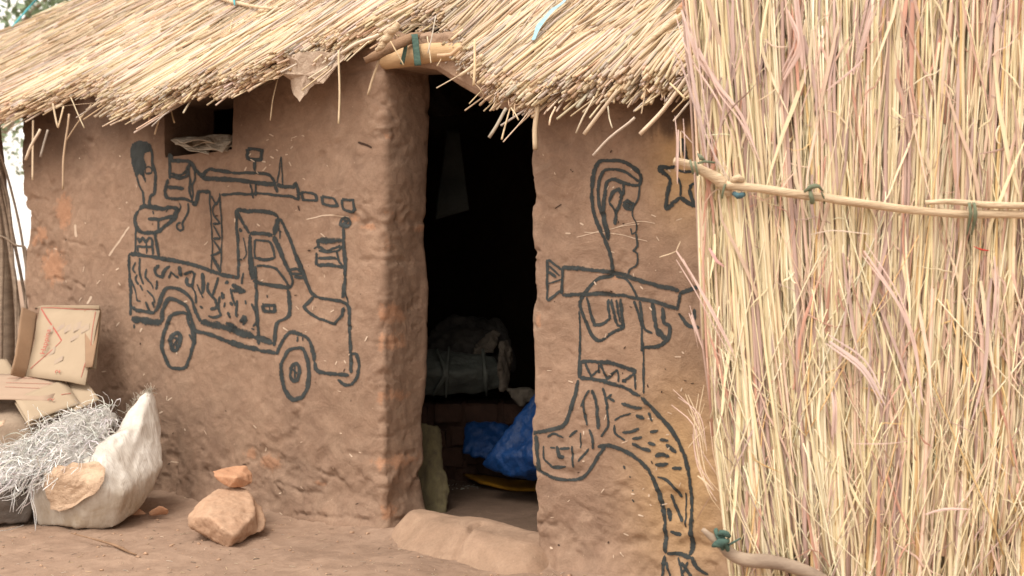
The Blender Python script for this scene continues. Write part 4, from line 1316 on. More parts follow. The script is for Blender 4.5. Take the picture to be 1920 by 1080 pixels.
# frayed threads at the peak
P = []
for k in range(90):
    t = RS.rand() ** 0.7
    b = at(285 - 50 * (1 - t) + RS.randn() * 2, 732 + 48 * (1 - t) + RS.randn() * 3, 5.29)
    q = [b]
    d_ = np.array([RS.randn() * 0.4 - 0.25 * (1 - t), RS.randn() * 0.5, 1.0])
    for j in range(4):
        d_ = d_ + RS.randn(3) * 0.8
        q.append(q[-1] + unit(d_[None])[0] * RS.uniform(0.006, 0.014))
    P.append(q)
V, F, A = tubes(np.array(P), 0.0011, 3, np.tile([(0.55, 0.5, 0.42)], (90, 1)))
fr = mesh_np('frayed_threads', V, F, M['straw'], sack_root, pts=A); fr['kind'] = 'stuff'

# brown sack behind, under the cardboard
M['brownsack'] = plain('dusty_cloth', (0.33, 0.255, 0.19), (0.25, 0.185, 0.135), 6, bump=0.6, bd=0.02)
mound = [A3(-140, 780, 5.5), A3(-60, 745, 5.55), A3(60, 742, 5.6), A3(150, 770, 5.6), A3(195, 800, 5.55), A3(190, 900, 5.45), A3(30, 790, 5.2), A3(-60, 800, 5.15), A3(20, 900, 5.1), A3(-120, 900, 5.1), A3(120, 880, 5.2),
         A3(120, 800, 5.3), A3(-150, 850, 6.0), A3(190, 850, 5.7), A3(60, 930, 5.3), A3(-100, 940, 5.2), A3(190, 880, 5.72), A3(60, 860, 6.0)]
ms, _ = solid('dusty_sack', [mound], 0.014, 10, cre(0.022, 4.0, 0.15), M['brownsack'])
tag(ms, 'dusty brown sack lying under the opened cardboard boxes', 'sack')
# grey bag at the lower left
M['greybag'] = plain('grey_bag', (0.155, 0.130, 0.112), (0.10, 0.085, 0.075), 8, bump=0.5, bd=0.02, rough=0.6)
gb, _ = solid('grey_bag', [[A3(-90, 960, 4.95), A3(-20, 985, 4.9), A3(50, 982, 4.92), A3(66, 940, 4.95), A3(40, 900, 4.93), A3(-20, 890, 4.95), A3(-90, 880, 5.0), A3(0, 930, 4.86), A3(60, 930, 5.2), A3(-80, 900, 5.3)]], 0.009, 5, cre(0.016, 7, 0.2), M['greybag'])
tag(gb, 'dark grey bag on the ground left of the white sack', 'bag')

# heap of shredded white fibre
M['fibre'] = straw_material('shredded_plastic', 0.25)
M['fibre'].node_tree.nodes['Principled BSDF'].inputs['Roughness'].default_value = 1.0
M['fibre'].node_tree.nodes['Principled BSDF'].inputs['Specular IOR Level'].default_value = 0.05
heap = [A3(0, 880, 5.0), A3(25, 850, 4.98), A3(60, 825, 5.0), A3(100, 795, 5.05), A3(150, 775, 5.12), A3(200, 765, 5.2), A3(218, 782, 5.22), A3(190, 830, 5.02), A3(160, 872, 4.88), A3(100, 885, 4.86), A3(60, 893, 4.88), A3(20, 905, 4.90),
        A3(-30, 890, 5.0), A3(60, 860, 5.3), A3(180, 800, 5.4), A3(0, 890, 5.2), A3(120, 850, 4.89)]
fib_root = thing('shredded_fibre_heap', 'tangled heap of shredded white plastic fibre spilling over the sack', 'fibre heap', tuple(at(100, 890, 5.05)))
M['fibcore'] = plain('fibre_core', (0.62, 0.60, 0.57), (0.45, 0.43, 0.40), 70, bump=1.0, bd=0.01)
hc, hco = solid('fibre_core', [heap], 0.010, 4, cre(0.02, 14, 0.4), M['fibcore'], fib_root)
hn = np.zeros(len(hco) * 3); hc.data.vertices.foreach_get('normal', hn); hn = hn.reshape(-1, 3)
P, C_ = [], []
for k in range(6500):
    i = RS.randint(len(hco))
    if hn[i, 1] > 0.35: continue
    b = hco[i] - hn[i] * 0.006
    d_ = hn[i] * 0.35 + np.array([-0.45, -0.15, 0.05]) + RS.randn(3) * 0.7
    q = [b]; st = RS.uniform(0.006, 0.022)
    for j in range(7):
        d_ = unit((d_ + RS.randn(3) * 0.36 + np.array([-0.08, -0.02, -0.20]) - hn[i] * 0.12)[None])[0]
        q.append(q[-1] + d_ * st)
    P.append(q); C_.append(np.array([0.80, 0.79, 0.77]) * (RS.uniform(0.9, 1.04) if k % 8 else 0.7) * (1 + 0.03 * RS.randn(3)))
P = np.array(P)
Wd = unit(np.cross(np.gradient(P, axis=1), RS.randn(len(P), 1, 3))) * RS.uniform(0.0006, 0.0023, (len(P), 1, 1))
s1 = strips(P, Wd, np.clip(C_, 0, 0.84), 0.5)
# long strands hanging to the ground
P2 = []
for (a, b, c, d) in [((60, 880), (50, 905), (30, 930), (2, 935)), ((66, 890), (60, 930), (66, 960), (67, 994)), ((30, 870), (10, 890), (-5, 905), (-20, 915)), ((80, 885), (62, 900), (55, 930), (35, 965)), ((45, 875), (30, 905), (12, 915), (0, 925)), ((55, 885), (45, 895), (28, 915), (25, 960)), ((70, 870), (55, 885), (40, 887), (22, 899))]:
    for k in range(3):
        P2.append([at(x + RS.randn() * 3, y + RS.randn() * 3, 4.85 + 0.02 * RS.randn()) for x, y in (a, b, c, d)])
P2 = np.array([spline(p, 0.02)[:6] if len(spline(p, 0.02)) < 6 else spline(p, 0.02)[np.linspace(0, len(spline(p, 0.02)) - 1, 8).astype(int)] for p in P2])
s2 = tubes(P2, 0.0014, 4, np.tile([(0.70, 0.70, 0.70)], (len(P2), 1)))
V, F, A = join([s1, s2])
fm = mesh_np('fibre_strands', V, F, M['fibre'], fib_root, pts=A); fm['kind'] = 'stuff'

# loose white strand and twig on the ground
tw = tube_obj('twig', [np.array([(x - CX) / FPX * 1.0, 1, 0]) * (CZ * FPX / (y - HY)) + np.array([0, 0, 0.012]) for x, y in ((133, 1005), (175, 1016), (215, 1028), (240, 1040), (256, 1046))], [0.002, 0.003, 0.005, 0.006, 0.002], M['brownwood'], None, 6, 0.2)
tag(tw, 'thin dark twig lying on the bare earth before the sacks', 'twig')
st_ = tube_obj('loose_strand', [np.array([(x - CX) / FPX * 1.0, 1, 0]) * (CZ * FPX / (y - HY)) + np.array([0, 0, 0.008]) for x, y in ((-6, 1000), (20, 996), (45, 988))], 0.0014, M['fibcore'], None, 5)
tag(st_, 'pale loose strand on the ground at the left edge', 'strand')

# cardboard
M['card'] = plain('cardboard', (0.39, 0.305, 0.215), (0.34, 0.262, 0.182), 3, bump=0.15, rough=0.8)
M['cardin'] = plain('cardboard_inner', (0.31, 0.20, 0.125), (0.25, 0.16, 0.10), 4, bump=0.2)
M['cardpink'] = plain('cardboard_printed', (0.40, 0.295, 0.22), (0.36, 0.26, 0.19), 4, bump=0.15)
M['print'] = plain('red_print', (0.42, 0.085, 0.065), (0.33, 0.12, 0.09), 60, bump=0.0)
M['printfade'] = plain('faded_print', (0.33, 0.26, 0.21), (0.38, 0.295, 0.21), 40, bump=0.0)
bx = thing('cardboard_box', 'flattened cardboard box with red print leaning on the mud wall', 'box', tuple(at(110, 712, 5.6)))
Pm = [at(76, 576, 6.0), at(187, 578, 5.72), at(157, 720, 5.38), at(50, 706, 5.60)]
mp = board('front_panel', Pm, 0.006, M['card'], bx, wob=0.012)
board('side_flap', [at(44, 573, 5.93), at(72, 586, 5.99), at(50, 707, 5.60), at(20, 702, 5.50)], 0.006, M['cardin'], bx, wob=0.02, seed=4)
board('back_panel', [at(84, 582, 6.04), at(189, 582, 5.76), at(178, 690, 5.50), at(70, 700, 5.68)], 0.006, M['card'], bx, wob=0.006, seed=9)
board('corner_flap', [at(158, 578, 5.79), at(189, 580, 5.74), at(174, 688, 5.44), at(160, 690, 5.44)], 0.005, M['cardin'], bx, wob=0.008, seed=12)
board('top_flap', [at(66, 577, 6.03), at(78, 573, 5.99), at(186, 573, 5.71), at(186, 580, 5.71)], 0.005, M['card'], bx, sub=4, wob=0.004, seed=19)
Pn = [np.array(q) for q in Pm]
nn_ = unit(np.cross(Pn[1] - Pn[0], Pn[3] - Pn[0])[None])[0]
if nn_[1] > 0: nn_ = -nn_


def on_board(C, u, v, off=0.0025):
    a, b, c, d = [np.array(q, float) for q in C]
    return a * (1 - u) * (1 - v) + b * u * (1 - v) + c * u * v + d * (1 - u) * v


def print_line(parent, C, pts, w, mat, nm='printed_line', seed=0, wob=0.012):
    a, b, c, d = [np.array(q, float) for q in C]
    nrm = unit(np.cross(b - a, d - a)[None])[0]
    out, fs = [], []
    for (u0, v0), (u1, v1) in zip(pts[:-1], pts[1:]):
        n_ = 10
        t = np.linspace(0, 1, n_)
        L = np.array([on_board(C, u0 + (u1 - u0) * q, v0 + (v1 - v0) * q) for q in t])
        L = L + nrm * (vn(L[:, 0] * 7 + seed, L[:, 1] * 7, L[:, 2] * 7) * wob)[:, None]
        dr = unit((L[-1] - L[0])[None])[0]; sd = np.cross(dr, nrm) * w / 2
        off = sum(len(x) for x in out)
        cam_n = nrm if nrm @ (np.array([0, 0, CZ]) - a) > 0 else -nrm
        lift = 0.0022 if cam_n @ nrm < 0 else 0.0082
        L = L + cam_n * lift
        out.append(np.concatenate([L + sd, L - sd]))
        i = np.arange(n_ - 1) + off
        fs.append(np.stack([i, i + 1, i + 1 + n_, i + n_], 1))
    return mesh_np(nm, np.concatenate(out), [np.concatenate(fs)], mat, parent, smooth=False)


print_line(bx, Pm, [(0.03, 0.03), (0.46, 0.46), (0.06, 0.90)], 0.007, M['print'])
print_line(bx, Pm, [(0.02, 0.015), (0.96, 0.02)], 0.004, M['print'])
print_line(bx, Pm, [(0.95, 0.05), (0.97, 0.5), (0.93, 0.92)], 0.004, M['print'])
for (u, v, w, l) in [(0.25, 0.33, 0.03, 0.10), (0.40, 0.28, 0.05, 0.06), (0.55, 0.28, 0.06, 0.09), (0.70, 0.27, 0.05, 0.10), (0.84, 0.29, 0.05, 0.08), (0.33, 0.62, 0.04, 0.10), (0.50, 0.74, 0.05, 0.06), (0.68, 0.42, 0.05, 0.05)]:
    print_line(bx, Pm, [(u, v - l / 2), (u + 0.01, v + l / 2)], w, M['printfade'], 'faded_mark')


def text_on(parent, C, txt, u, v, size, ang, mat):
    """lettering as thin solid letters lying on a board"""
    a, b, c, d = [np.array(q, float) for q in C]
    cu = bpy.data.curves.new('t', 'FONT'); cu.body = txt; cu.size = size; cu.extrude = 0.0004; cu.align_x = 'CENTER'; cu.align_y = 'CENTER'; cu.resolution_u = 3
    to = bpy.data.objects.new('t', cu); COL.objects.link(to)
    me = ev_text(to)
    x = unit((b - a)[None])[0]; nrm = unit(np.cross(b - a, d - a)[None])[0]
    if nrm @ (np.array([0, 0, CZ]) - a) < 0: nrm = -nrm
    y = unit((a - d)[None])[0]
    p = on_board(C, u, v) + nrm * 0.0125
    m_ = Matrix((( x[0], y[0], nrm[0], p[0]), (x[1], y[1], nrm[1], p[1]), (x[2], y[2], nrm[2], p[2]), (0, 0, 0, 1))) @ Matrix.Rotation(ang, 4, 'Z')
    m_ = Matrix.Translation(-Vector(origin(parent))) @ m_
    me.transform(m_)
    me.materials.clear(); me.materials.append(mat)
    return link('lettering', me, parent)


def ev_text(to):
    dg = bpy.context.evaluated_depsgraph_get(); dg.update()
    me = bpy.data.meshes.new_from_object(to.evaluated_get(dg))
    cu = to.data
    bpy.data.objects.remove(to); bpy.data.curves.remove(cu)
    return me


text_on(bx, Pm, 'Happina', 0.245, 0.52, 0.058, math.radians(86), M['print'])
text_on(bx, Pm, '2', 0.56, 0.90, 0.055, math.radians(90), M['print'])

fb = thing('opened_carton', 'pinkish opened carton lying flat under the leaning box', 'box', tuple(at(60, 740, 5.4)))
Pp = [at(-60, 700, 5.7), at(122, 704, 5.60), at(96, 752, 5.28), at(-60, 744, 5.28)]
board('carton_panel', Pp, 0.006, M['cardpink'], fb, wob=0.008)
board('carton_flap', [at(-50, 668, 5.9), at(12, 672, 5.85), at(32, 704, 5.68), at(-50, 706, 5.66)], 0.005, M['card'], fb, wob=0.01, seed=2)
for v in (0.2, 0.42, 0.6):
    print_line(fb, Pp, [(0.42, v), (0.95, v - 0.02)], 0.004, M['print'], wob=0.008)
rb = thing('carton_offcut', 'yellowish carton piece wedged between the leaning box and the fibre heap', 'carton', tuple(at(160, 745, 5.45)))
board('carton_panel', [at(122, 706, 5.58), at(160, 712, 5.52), at(186, 748, 5.30), at(140, 772, 5.22)], 0.006, M['card'], rb, wob=0.006, seed=5)
fo = thing('folded_carton', 'small folded double layer carton resting on top of the opened carton', 'carton', tuple(at(90, 760, 5.25)))
Pf = [at(27, 747, 5.30), at(120, 712, 5.52), at(151, 755, 5.28), at(53, 790, 5.06)]
board('carton_panel', Pf, 0.006, M['card'], fo, wob=0.004, seed=8)
board('carton_panel', [q - np.array([0, 0, 0.016]) for q in Pf], 0.006, M['card'], fo, wob=0.006, seed=11)
text_on(fo, Pf, '2', 0.55, 0.62, 0.05, math.radians(40), M['print'])
print_line(fo, Pf, [(0.78, 0.50), (0.95, 0.58)], 0.006, M['print'], seed=8, wob=0.004)
# paper scrap at the left edge
ps = board('paper_scrap', [at(-10, 792, 5.12), at(11, 787, 5.14), at(6, 797, 5.08), at(-10, 804, 5.05)], 0.002, M['cream'], None, base=at(0, 800, 5.1), sub=3)
tag(ps, 'small cream paper scrap on the dusty sack at the left edge', 'paper')

# stones
def gnd(px, py, h=0.0):
    Y = (CZ - h) * FPX / (py - HY)
    return at(px, py, Y)


def rock_disp(a):
    def d(c):
        v = fbm(c[:, 0] * 9, c[:, 1] * 9, c[:, 2] * 9, 4)
        return a * (0.6 * (1 - np.abs(v)) - 0.4) + a * 0.35 * fbm(c[:, 0] * 40, c[:, 1] * 40, c[:, 2] * 40, 3)
    return d


M['stone'] = mud_material('clay_stone', (0.44, 0.29, 0.195), (0.38, 0.235, 0.155), (0.50, 0.35, 0.25), tint=False)
rk, _ = solid('clay_boulder', [[A3(349, 970, 4.62), A3(352, 985, 4.6), A3(380, 935, 4.72), A3(410, 914, 4.82), A3(462, 914, 4.84), A3(476, 935, 4.72), A3(480, 965, 4.60), A3(440, 1003, 4.44), A3(416, 990, 4.45), A3(392, 968, 4.50),
                               A3(428, 1029, 4.47), A3(374, 1000, 4.68), A3(408, 1020, 4.62), A3(480, 1000, 4.60), A3(400, 940, 4.95), A3(480, 960, 4.9), A3(400, 985, 4.95)],
                              [A3(474, 935, 4.75), A3(490, 950, 4.75), A3(499, 975, 4.68), A3(494, 995, 4.62), A3(462, 1008, 4.56), A3(460, 960, 4.7), A3(480, 980, 4.9)]], 0.006, 3, rock_disp(0.010), M['stone'])
tag(rk, 'large pale brown clay boulder on the ground before the wall', 'boulder')
M['redstone'] = mud_material('red_clay', (0.50, 0.275, 0.165), (0.44, 0.235, 0.14), (0.54, 0.34, 0.215), tint=False)
r2, _ = solid('clay_lump', [[A3(399, 884, 4.84), A3(412, 880, 4.88), A3(440, 874, 4.92), A3(462, 873, 4.92), A3(474, 888, 4.88), A3(473, 905, 4.84), A3(455, 914, 4.80), A3(430, 914, 4.78), A3(405, 896, 4.80), A3(440, 905, 4.99), A3(465, 890, 4.99), A3(445, 895, 4.76), A3(401, 892, 4.80), A3(418, 908, 4.79)]], 0.004, 5, rock_disp(0.007), M['redstone'])
tag(r2, 'orange brown clay lump balanced on the big boulder against the wall', 'stone')
for (x, y, w, h, lab) in [(257, 966, 17, 12, 'small red clay chip close to the white sack'), (305, 968, 27, 16, 'longer red clay chip between the sack and the boulder')]:
    c = gnd(x, y)
    k = c[1] / FPX
    o, _ = solid('clay_chip', [[(c[0] + w * k * math.cos(a) * (0.8 + 0.4 * RS.rand()), c[1] + 0.5 * w * k * math.sin(a), c[2] + zz * h * k * 1.6) for a in RS.uniform(0, 6.28, 5) for zz in (0.05 * RS.rand(), 0.3 * RS.rand())] + [(c[0] + w * k * q * 0.55, c[1] + 0.3 * w * k * RS.randn() * 0.5, c[2] + h * k * 1.6 * (0.9 - 0.5 * abs(q + 0.2))) for q in (-0.8, -0.3, 0.2, 0.7)]], 0.0035, 1, rock_disp(0.003), M['redstone'])
    tag(o, lab, 'stone chip')

# papers stuffed on the window sill
pr = thing('paper_wad', 'crumpled grey papers stuffed on the sill of the small dark window', 'paper', tuple(wpt(375, 285, -0.05)))
M['paper'] = plain('dirty_paper', (0.52, 0.47, 0.39), (0.33, 0.26, 0.19), 12, bump=0.9, bd=0.02)
for k, (A_, B_, C_, D_) in enumerate([((314, 262), (438, 256), (437, 272), (330, 272)), ((318, 264), (400, 259), (390, 286), (345, 272)), ((350, 262), (436, 262), (425, 283), (370, 276)), ((326, 268), (380, 262), (392, 290), (356, 277)), ((385, 270), (437, 266), (418, 289), (398, 280)), ((330, 262), (390, 256), (400, 262), (345, 268))]):
    n0 = -0.10 + 0.02 * k % 0.03
    board('paper_sheet', [wpt(*A_, -0.06 + 0.012 * k), wpt(*B_, -0.07 + 0.012 * k), wpt(*C_, 0.0 + 0.010 * k), wpt(*D_, 0.005 + 0.010 * k)], 0.003, M['paper'], pr, sub=12, wob=0.022, seed=k * 5.3)

# pebbles and crumbs of earth
peb = []
for k in range(420):
    x, y = RS.uniform(-40, 1150), RS.uniform(905, 1085)
    c = gnd(x, y); n_ = CPL - (c[0] * ST + c[1] * CT)
    if n_ < 0.01: continue
    r_ = 0.0015 + 0.007 * RS.rand() ** 4
    c[2] = float(ground_h(c[0], c[1])) + r_ * 0.3
    bm = bmesh.new(); bmesh.ops.create_icosphere(bm, subdivisions=1, radius=r_)
    v = np.array([q.co[:] for q in bm.verts]) * (1 + 0.25 * RS.randn(len(bm.verts), 1)) * np.array([1.3, 1, 0.7]) + c
    f = np.array([[q.index for q in p.verts] for p in bm.faces]); bm.free()
    peb.append((v, [f], {}))
V, F, A = join(peb)
po = mesh_np('pebbles', V, F, M['stone'], None); tag(po, 'small crumbs of earth and pebbles on the swept ground', 'pebbles', kind='stuff')

# small litter on the ground: chaff and grit
P, C_ = [], []
for k in range(520):
    x, y = RS.uniform(-40, 1150), RS.uniform(900, 1085)
    c = gnd(x, y)
    n_ = CPL - (c[0] * ST + c[1] * CT)
    if n_ < 0.02: continue
    c[2] = float(ground_h(c[0], c[1])) + 0.002
    a_ = RS.rand() * 3.1; L = RS.uniform(0.002, 0.014) * (1 if k % 14 else 2)
    d_ = np.array([math.cos(a_), math.sin(a_), 0.05 * RS.randn()]) * L
    P.append([c - d_, c + np.array([0, 0, 0.001]), c + d_]); C_.append(PAL[RS.randint(len(PAL))] * (RS.uniform(0.6, 1.0) if k % 3 else 0.3))
V, F, A = tubes(np.array(P), RS.uniform(0.0005, 0.0013, (len(P), 1)) * np.ones((1, 3)), 4, np.array(C_))
li = mesh_np('straw_litter', V, F, M['straw'], None, pts=A); tag(li, 'bits of chaff and straw scattered on the swept earth', 'litter', kind='stuff')

# ================================================================== REED FENCE
FZ = 2.42
fence = thing('reed_fence', 'tall pale reed fence lashed to crooked poles at the right of the hut', 'fence', (1.3, 3.15, 0.0))
RP = np.array([(0.79, 0.67, 0.44), (0.83, 0.74, 0.53), (0.77, 0.66, 0.44), (0.68, 0.59, 0.40), (0.73, 0.55, 0.42), (0.56, 0.34, 0.26), (0.48, 0.34, 0.29), (0.72, 0.50, 0.24), (0.82, 0.74, 0.54)])
RW = np.array([0.24, 0.20, 0.14, 0.09, 0.10, 0.06, 0.05, 0.03, 0.09])
LPAL = np.array([(0.64, 0.42, 0.33), (0.60, 0.42, 0.34), (0.70, 0.52, 0.40), (0.52, 0.38, 0.34), (0.58, 0.32, 0.24), (0.74, 0.62, 0.44), (0.45, 0.32, 0.28), (0.75, 0.64, 0.42)])


def reed_cols(n):
    c = RP[RS.choice(len(RP), n, p=RW)] * (1 + 0.07 * RS.randn(n, 1)) * (1 + 0.02 * RS.randn(n, 3))
    return np.clip(c, 0.08, 0.86)


_lz = [CZ + (HY - y) / FPX * 3.2 for y in (1230, 1080, 1000, 800, 600, 400, 200, 20, -200)]
_lx = [(x - CX) / FPX * 3.2 for x in (1394, 1378, 1367, 1344, 1331, 1325, 1320, 1304, 1290)]
XR = 2.9


def reed_line(u, z):
    """x of the reed with root position u (0 at the left edge) at height z, before its own lean"""
    xl = np.interp(z, _lz, _lx)
    w = u
    lean = 0.10 * sm(0.10, 0.45, u) * (z - 1.0) + 0.020 * np.sin(u * 14) * (z - 1.2) + 0.05 * np.sin(u * 5 + 1.0) * sm(0.9, 0.0, z) * (1.0 - z)
    return xl * 1.0 + w + lean - 0.10 * u * (np.interp(z, _lz, _lx) - 0.5)


def fence_y(x): return 3.20 - 0.07 * (x - 0.5)


def reeds(n, dr, z0, L, rad, jit, K=7, umax=XR - 0.5, up=0.0):
    u = RS.rand(n) ** 1.15 * umax
    u = u + 0.016 * vn(u * 16, 5.5) + 0.007 * vn(u * 45, 2.5)     # stems stand in clumps with gaps between
    u = np.maximum(u, 0)
    zb = RS.uniform(z0[0], z0[1], n); ln = RS.uniform(L[0], L[1], n)
    t = np.linspace(0, 1, K)[None]
    z = zb[:, None] + ln[:, None] * t
    a = RS.randn(n) * jit
    x = reed_line(u[:, None], z) + np.tan(a)[:, None] * (z - (zb + ln * 0.5)[:, None]) + 0.0045 * RS.randn(n, K).cumsum(1)
    # the left edge stays closed
    x = np.maximum(x, np.interp(z, _lz, _lx)[:, :] - 0.012 * (RS.rand(n, 1) ** 3) * 2)
    d = RS.uniform(dr[0], dr[1], n)
    y = fence_y(x) + d[:, None] + 0.004 * RS.randn(n, K).cumsum(1)
    P = np.stack([x, y, np.maximum(z, 0.0)], -1)
    R = RS.uniform(rad[0], rad[1], n)[:, None] * np.linspace(1.1, 0.75, K)[None]
    return P, R


parts = []
for a in [dict(n=700, dr=(0.04, 0.16), z0=(-0.05, 0.2), L=(1.9, 2.5), rad=(0.0028, 0.0062), jit=0.022),
          dict(n=1150, dr=(0.0, 0.06), z0=(-0.05, 0.5), L=(1.3, 2.4), rad=(0.0020, 0.0054), jit=0.03),
          dict(n=1300, dr=(-0.015, 0.03), z0=(-0.05, 1.5), L=(0.5, 1.5), rad=(0.0010, 0.0036), jit=0.06),
          dict(n=900, dr=(-0.02, 0.02), z0=(0.0, 2.0), L=(0.2, 0.7), rad=(0.0006, 0.0019), jit=0.18),
          dict(n=800, dr=(-0.03, 0.01), z0=(0.0, 0.7), L=(0.2, 0.8), rad=(0.0007, 0.0026), jit=0.30)]:
    P, R = reeds(**a)
    parts.append(tubes(P, R, 5, reed_cols(len(P))))
V, F, A = join(parts)
rm = mesh_np('reed_mass', V, F, M['reed'], fence, pts=A); rm['kind'] = 'stuff'

# the largest reeds at the front, one object each
rprot = []
for k in range(22):
    K = 12; L = 2.2
    z = np.linspace(0, L, K)
    P = np.zeros((1, K, 3)); P[0, :, 2] = z
    P[0, :, 0] = 0.004 * RS.randn(K).cumsum(); P[0, :, 1] = 0.003 * RS.randn(K).cumsum()
    P[0, :, 0] -= np.linspace(P[0, 0, 0], P[0, -1, 0], K); P[0, :, 1] -= np.linspace(P[0, 0, 1], P[0, -1, 1], K)
    rr = RS.uniform(0.0034, 0.0068) * np.linspace(1.1, 0.7, K) * (1 + 0.10 * (np.arange(K) % 3 == 0))
    V, F, A = tubes(P, rr[None], 7, reed_cols(1))
    o = mesh_np('reed', V, F, M['reed'], None, pts=A)
    rprot.append(o.data); bpy.data.objects.remove(o)
for k in range(296):
    u = RS.rand() ** 0.9 * 1.35
    u = max(0.0, u + 0.016 * float(vn(u * 16, 5.5)) + 0.007 * float(vn(u * 45, 2.5)))
    zb = RS.uniform(-0.02, 0.35); sc = RS.uniform(0.75, 1.0)
    L = 2.2 * sc
    x0 = float(reed_line(u, zb)); x1 = float(reed_line(u, zb + L))
    j = RS.randn() * 0.012
    x0, x1 = x0 - j * L, x1 + j * L
    zz = np.linspace(zb, zb + L, 12)
    xm = float((x0 + (x1 - x0) * (zz - zb) / L - np.interp(zz, _lz, _lx)).min())
    if xm < 0.004: x0, x1 = x0 - xm + 0.004, x1 - xm + 0.004
    y = fence_y(x0) + RS.uniform(-0.012, 0.008)
    a = Vector((x0, y, zb)); b = Vector((x1, y + RS.randn() * 0.006, zb + L))
    o = link('reed', rprot[k % 22], fence)
    q = (b - a).to_track_quat('Z', 'Y').to_matrix().to_4x4()
    o.matrix_local = Matrix.Translation(a - Vector(origin(fence))) @ q @ Matrix.Rotation(RS.rand() * 6.28, 4, 'Z') @ Matrix.Diagonal((1, 1, sc, 1))

# dry leaves, sheaths and wisps
def leaves(n, K, L, wd, umax, zr, dr, bend, cols, down=0.5, ang=0.12):
    u = RS.rand(n) * umax; z = RS.uniform(zr[0], zr[1], n)
    x = reed_line(u, z)
    p = np.stack([x, fence_y(x) + RS.uniform(dr[0], dr[1], n), z], -1)
    d = np.stack([RS.randn(n) * ang + 0.05 * sm(0.3, 0.8, u), -np.abs(RS.randn(n)) * 0.05, np.where(RS.rand(n) < down, -1.0, 1.0)], -1)
    ln = RS.uniform(L[0], L[1], n)
    P = [p]
    for k in range(K - 1):
        d = unit(d + RS.randn(n, 3) * np.array([bend, bend * 0.18, bend]))
        P.append(P[-1] + d * (ln / (K - 1))[:, None])
    P = np.stack(P, 1)
    lim = np.interp(P[..., 2], _lz, _lx) - 0.015
    P[..., 0] += np.maximum((lim - P[..., 0]).max(1), 0)[:, None]
    T = np.gradient(P, axis=1)
    fc = unit(np.stack([RS.randn(n) * 0.5, -np.ones(n), RS.randn(n) * 0.3], -1))[:, None]
    w = RS.uniform(wd[0], wd[1], n)[:, None] * np.sin(np.linspace(0.5, 3.05, K))[None] ** 0.7
    Wd = unit(np.cross(T, fc)) * w[..., None]
    c = cols[RS.randint(len(cols), size=n)] * (1 + 0.1 * RS.randn(n, 1))
    return strips(P, Wd, np.clip(c, 0.05, 0.85), 0.35)


lf = join([leaves(1100, 7, (0.12, 0.55), (0.0015, 0.0062), XR - 0.6, (0.0, 2.4), (-0.016, 0.014), 0.09, LPAL),
           leaves(600, 7, (0.10, 0.5), (0.002, 0.0075), XR - 0.6, (1.0, 2.4), (-0.02, 0.012), 0.07, LPAL), leaves(260, 7, (0.06, 0.30), (0.001, 0.005), XR - 0.6, (0.0, 2.2), (-0.03, 0.0), 0.12, LPAL, ang=0.35),
           leaves(900, 6, (0.04, 0.18), (0.0008, 0.003), XR - 0.6, (0.0, 2.4), (-0.03, 0.0), 0.35, np.concatenate([LPAL, RP]), ang=0.6)])
lo = mesh_np('leaf_mass', lf[0], lf[1], M['reed'], fence, pts=lf[2]); lo['kind'] = 'stuff'


def fpt(px, py, d=-0.02):
    Y = 3.2
    for _ in range(4):
        Y = float(fence_y((px - CX) / FPX * Y)) + d
    return at(px, py, Y)


# stray leaves at the left edge of the fence
def stray(pts, w, c, nm='leaf'):
    P = spline([fpt(x, y, d) for x, y, d in pts], 0.03)
    if len(P) < 3: P = spline([fpt(x, y, d) for x, y, d in pts], 0.01)
    K = len(P)
    T = np.gradient(P, axis=0)
    Wd = unit(np.cross(T, np.array([0.2, -1, 0.1]))) * (w / 2 / 660 * np.sin(np.linspace(0.35, 3.0, K)) ** 0.6)[:, None]
    V, F, A = strips(P[None], Wd[None], np.array([c]), 0.35)
    return mesh_np(nm, V, F, M['reed'], fence, pts=A)


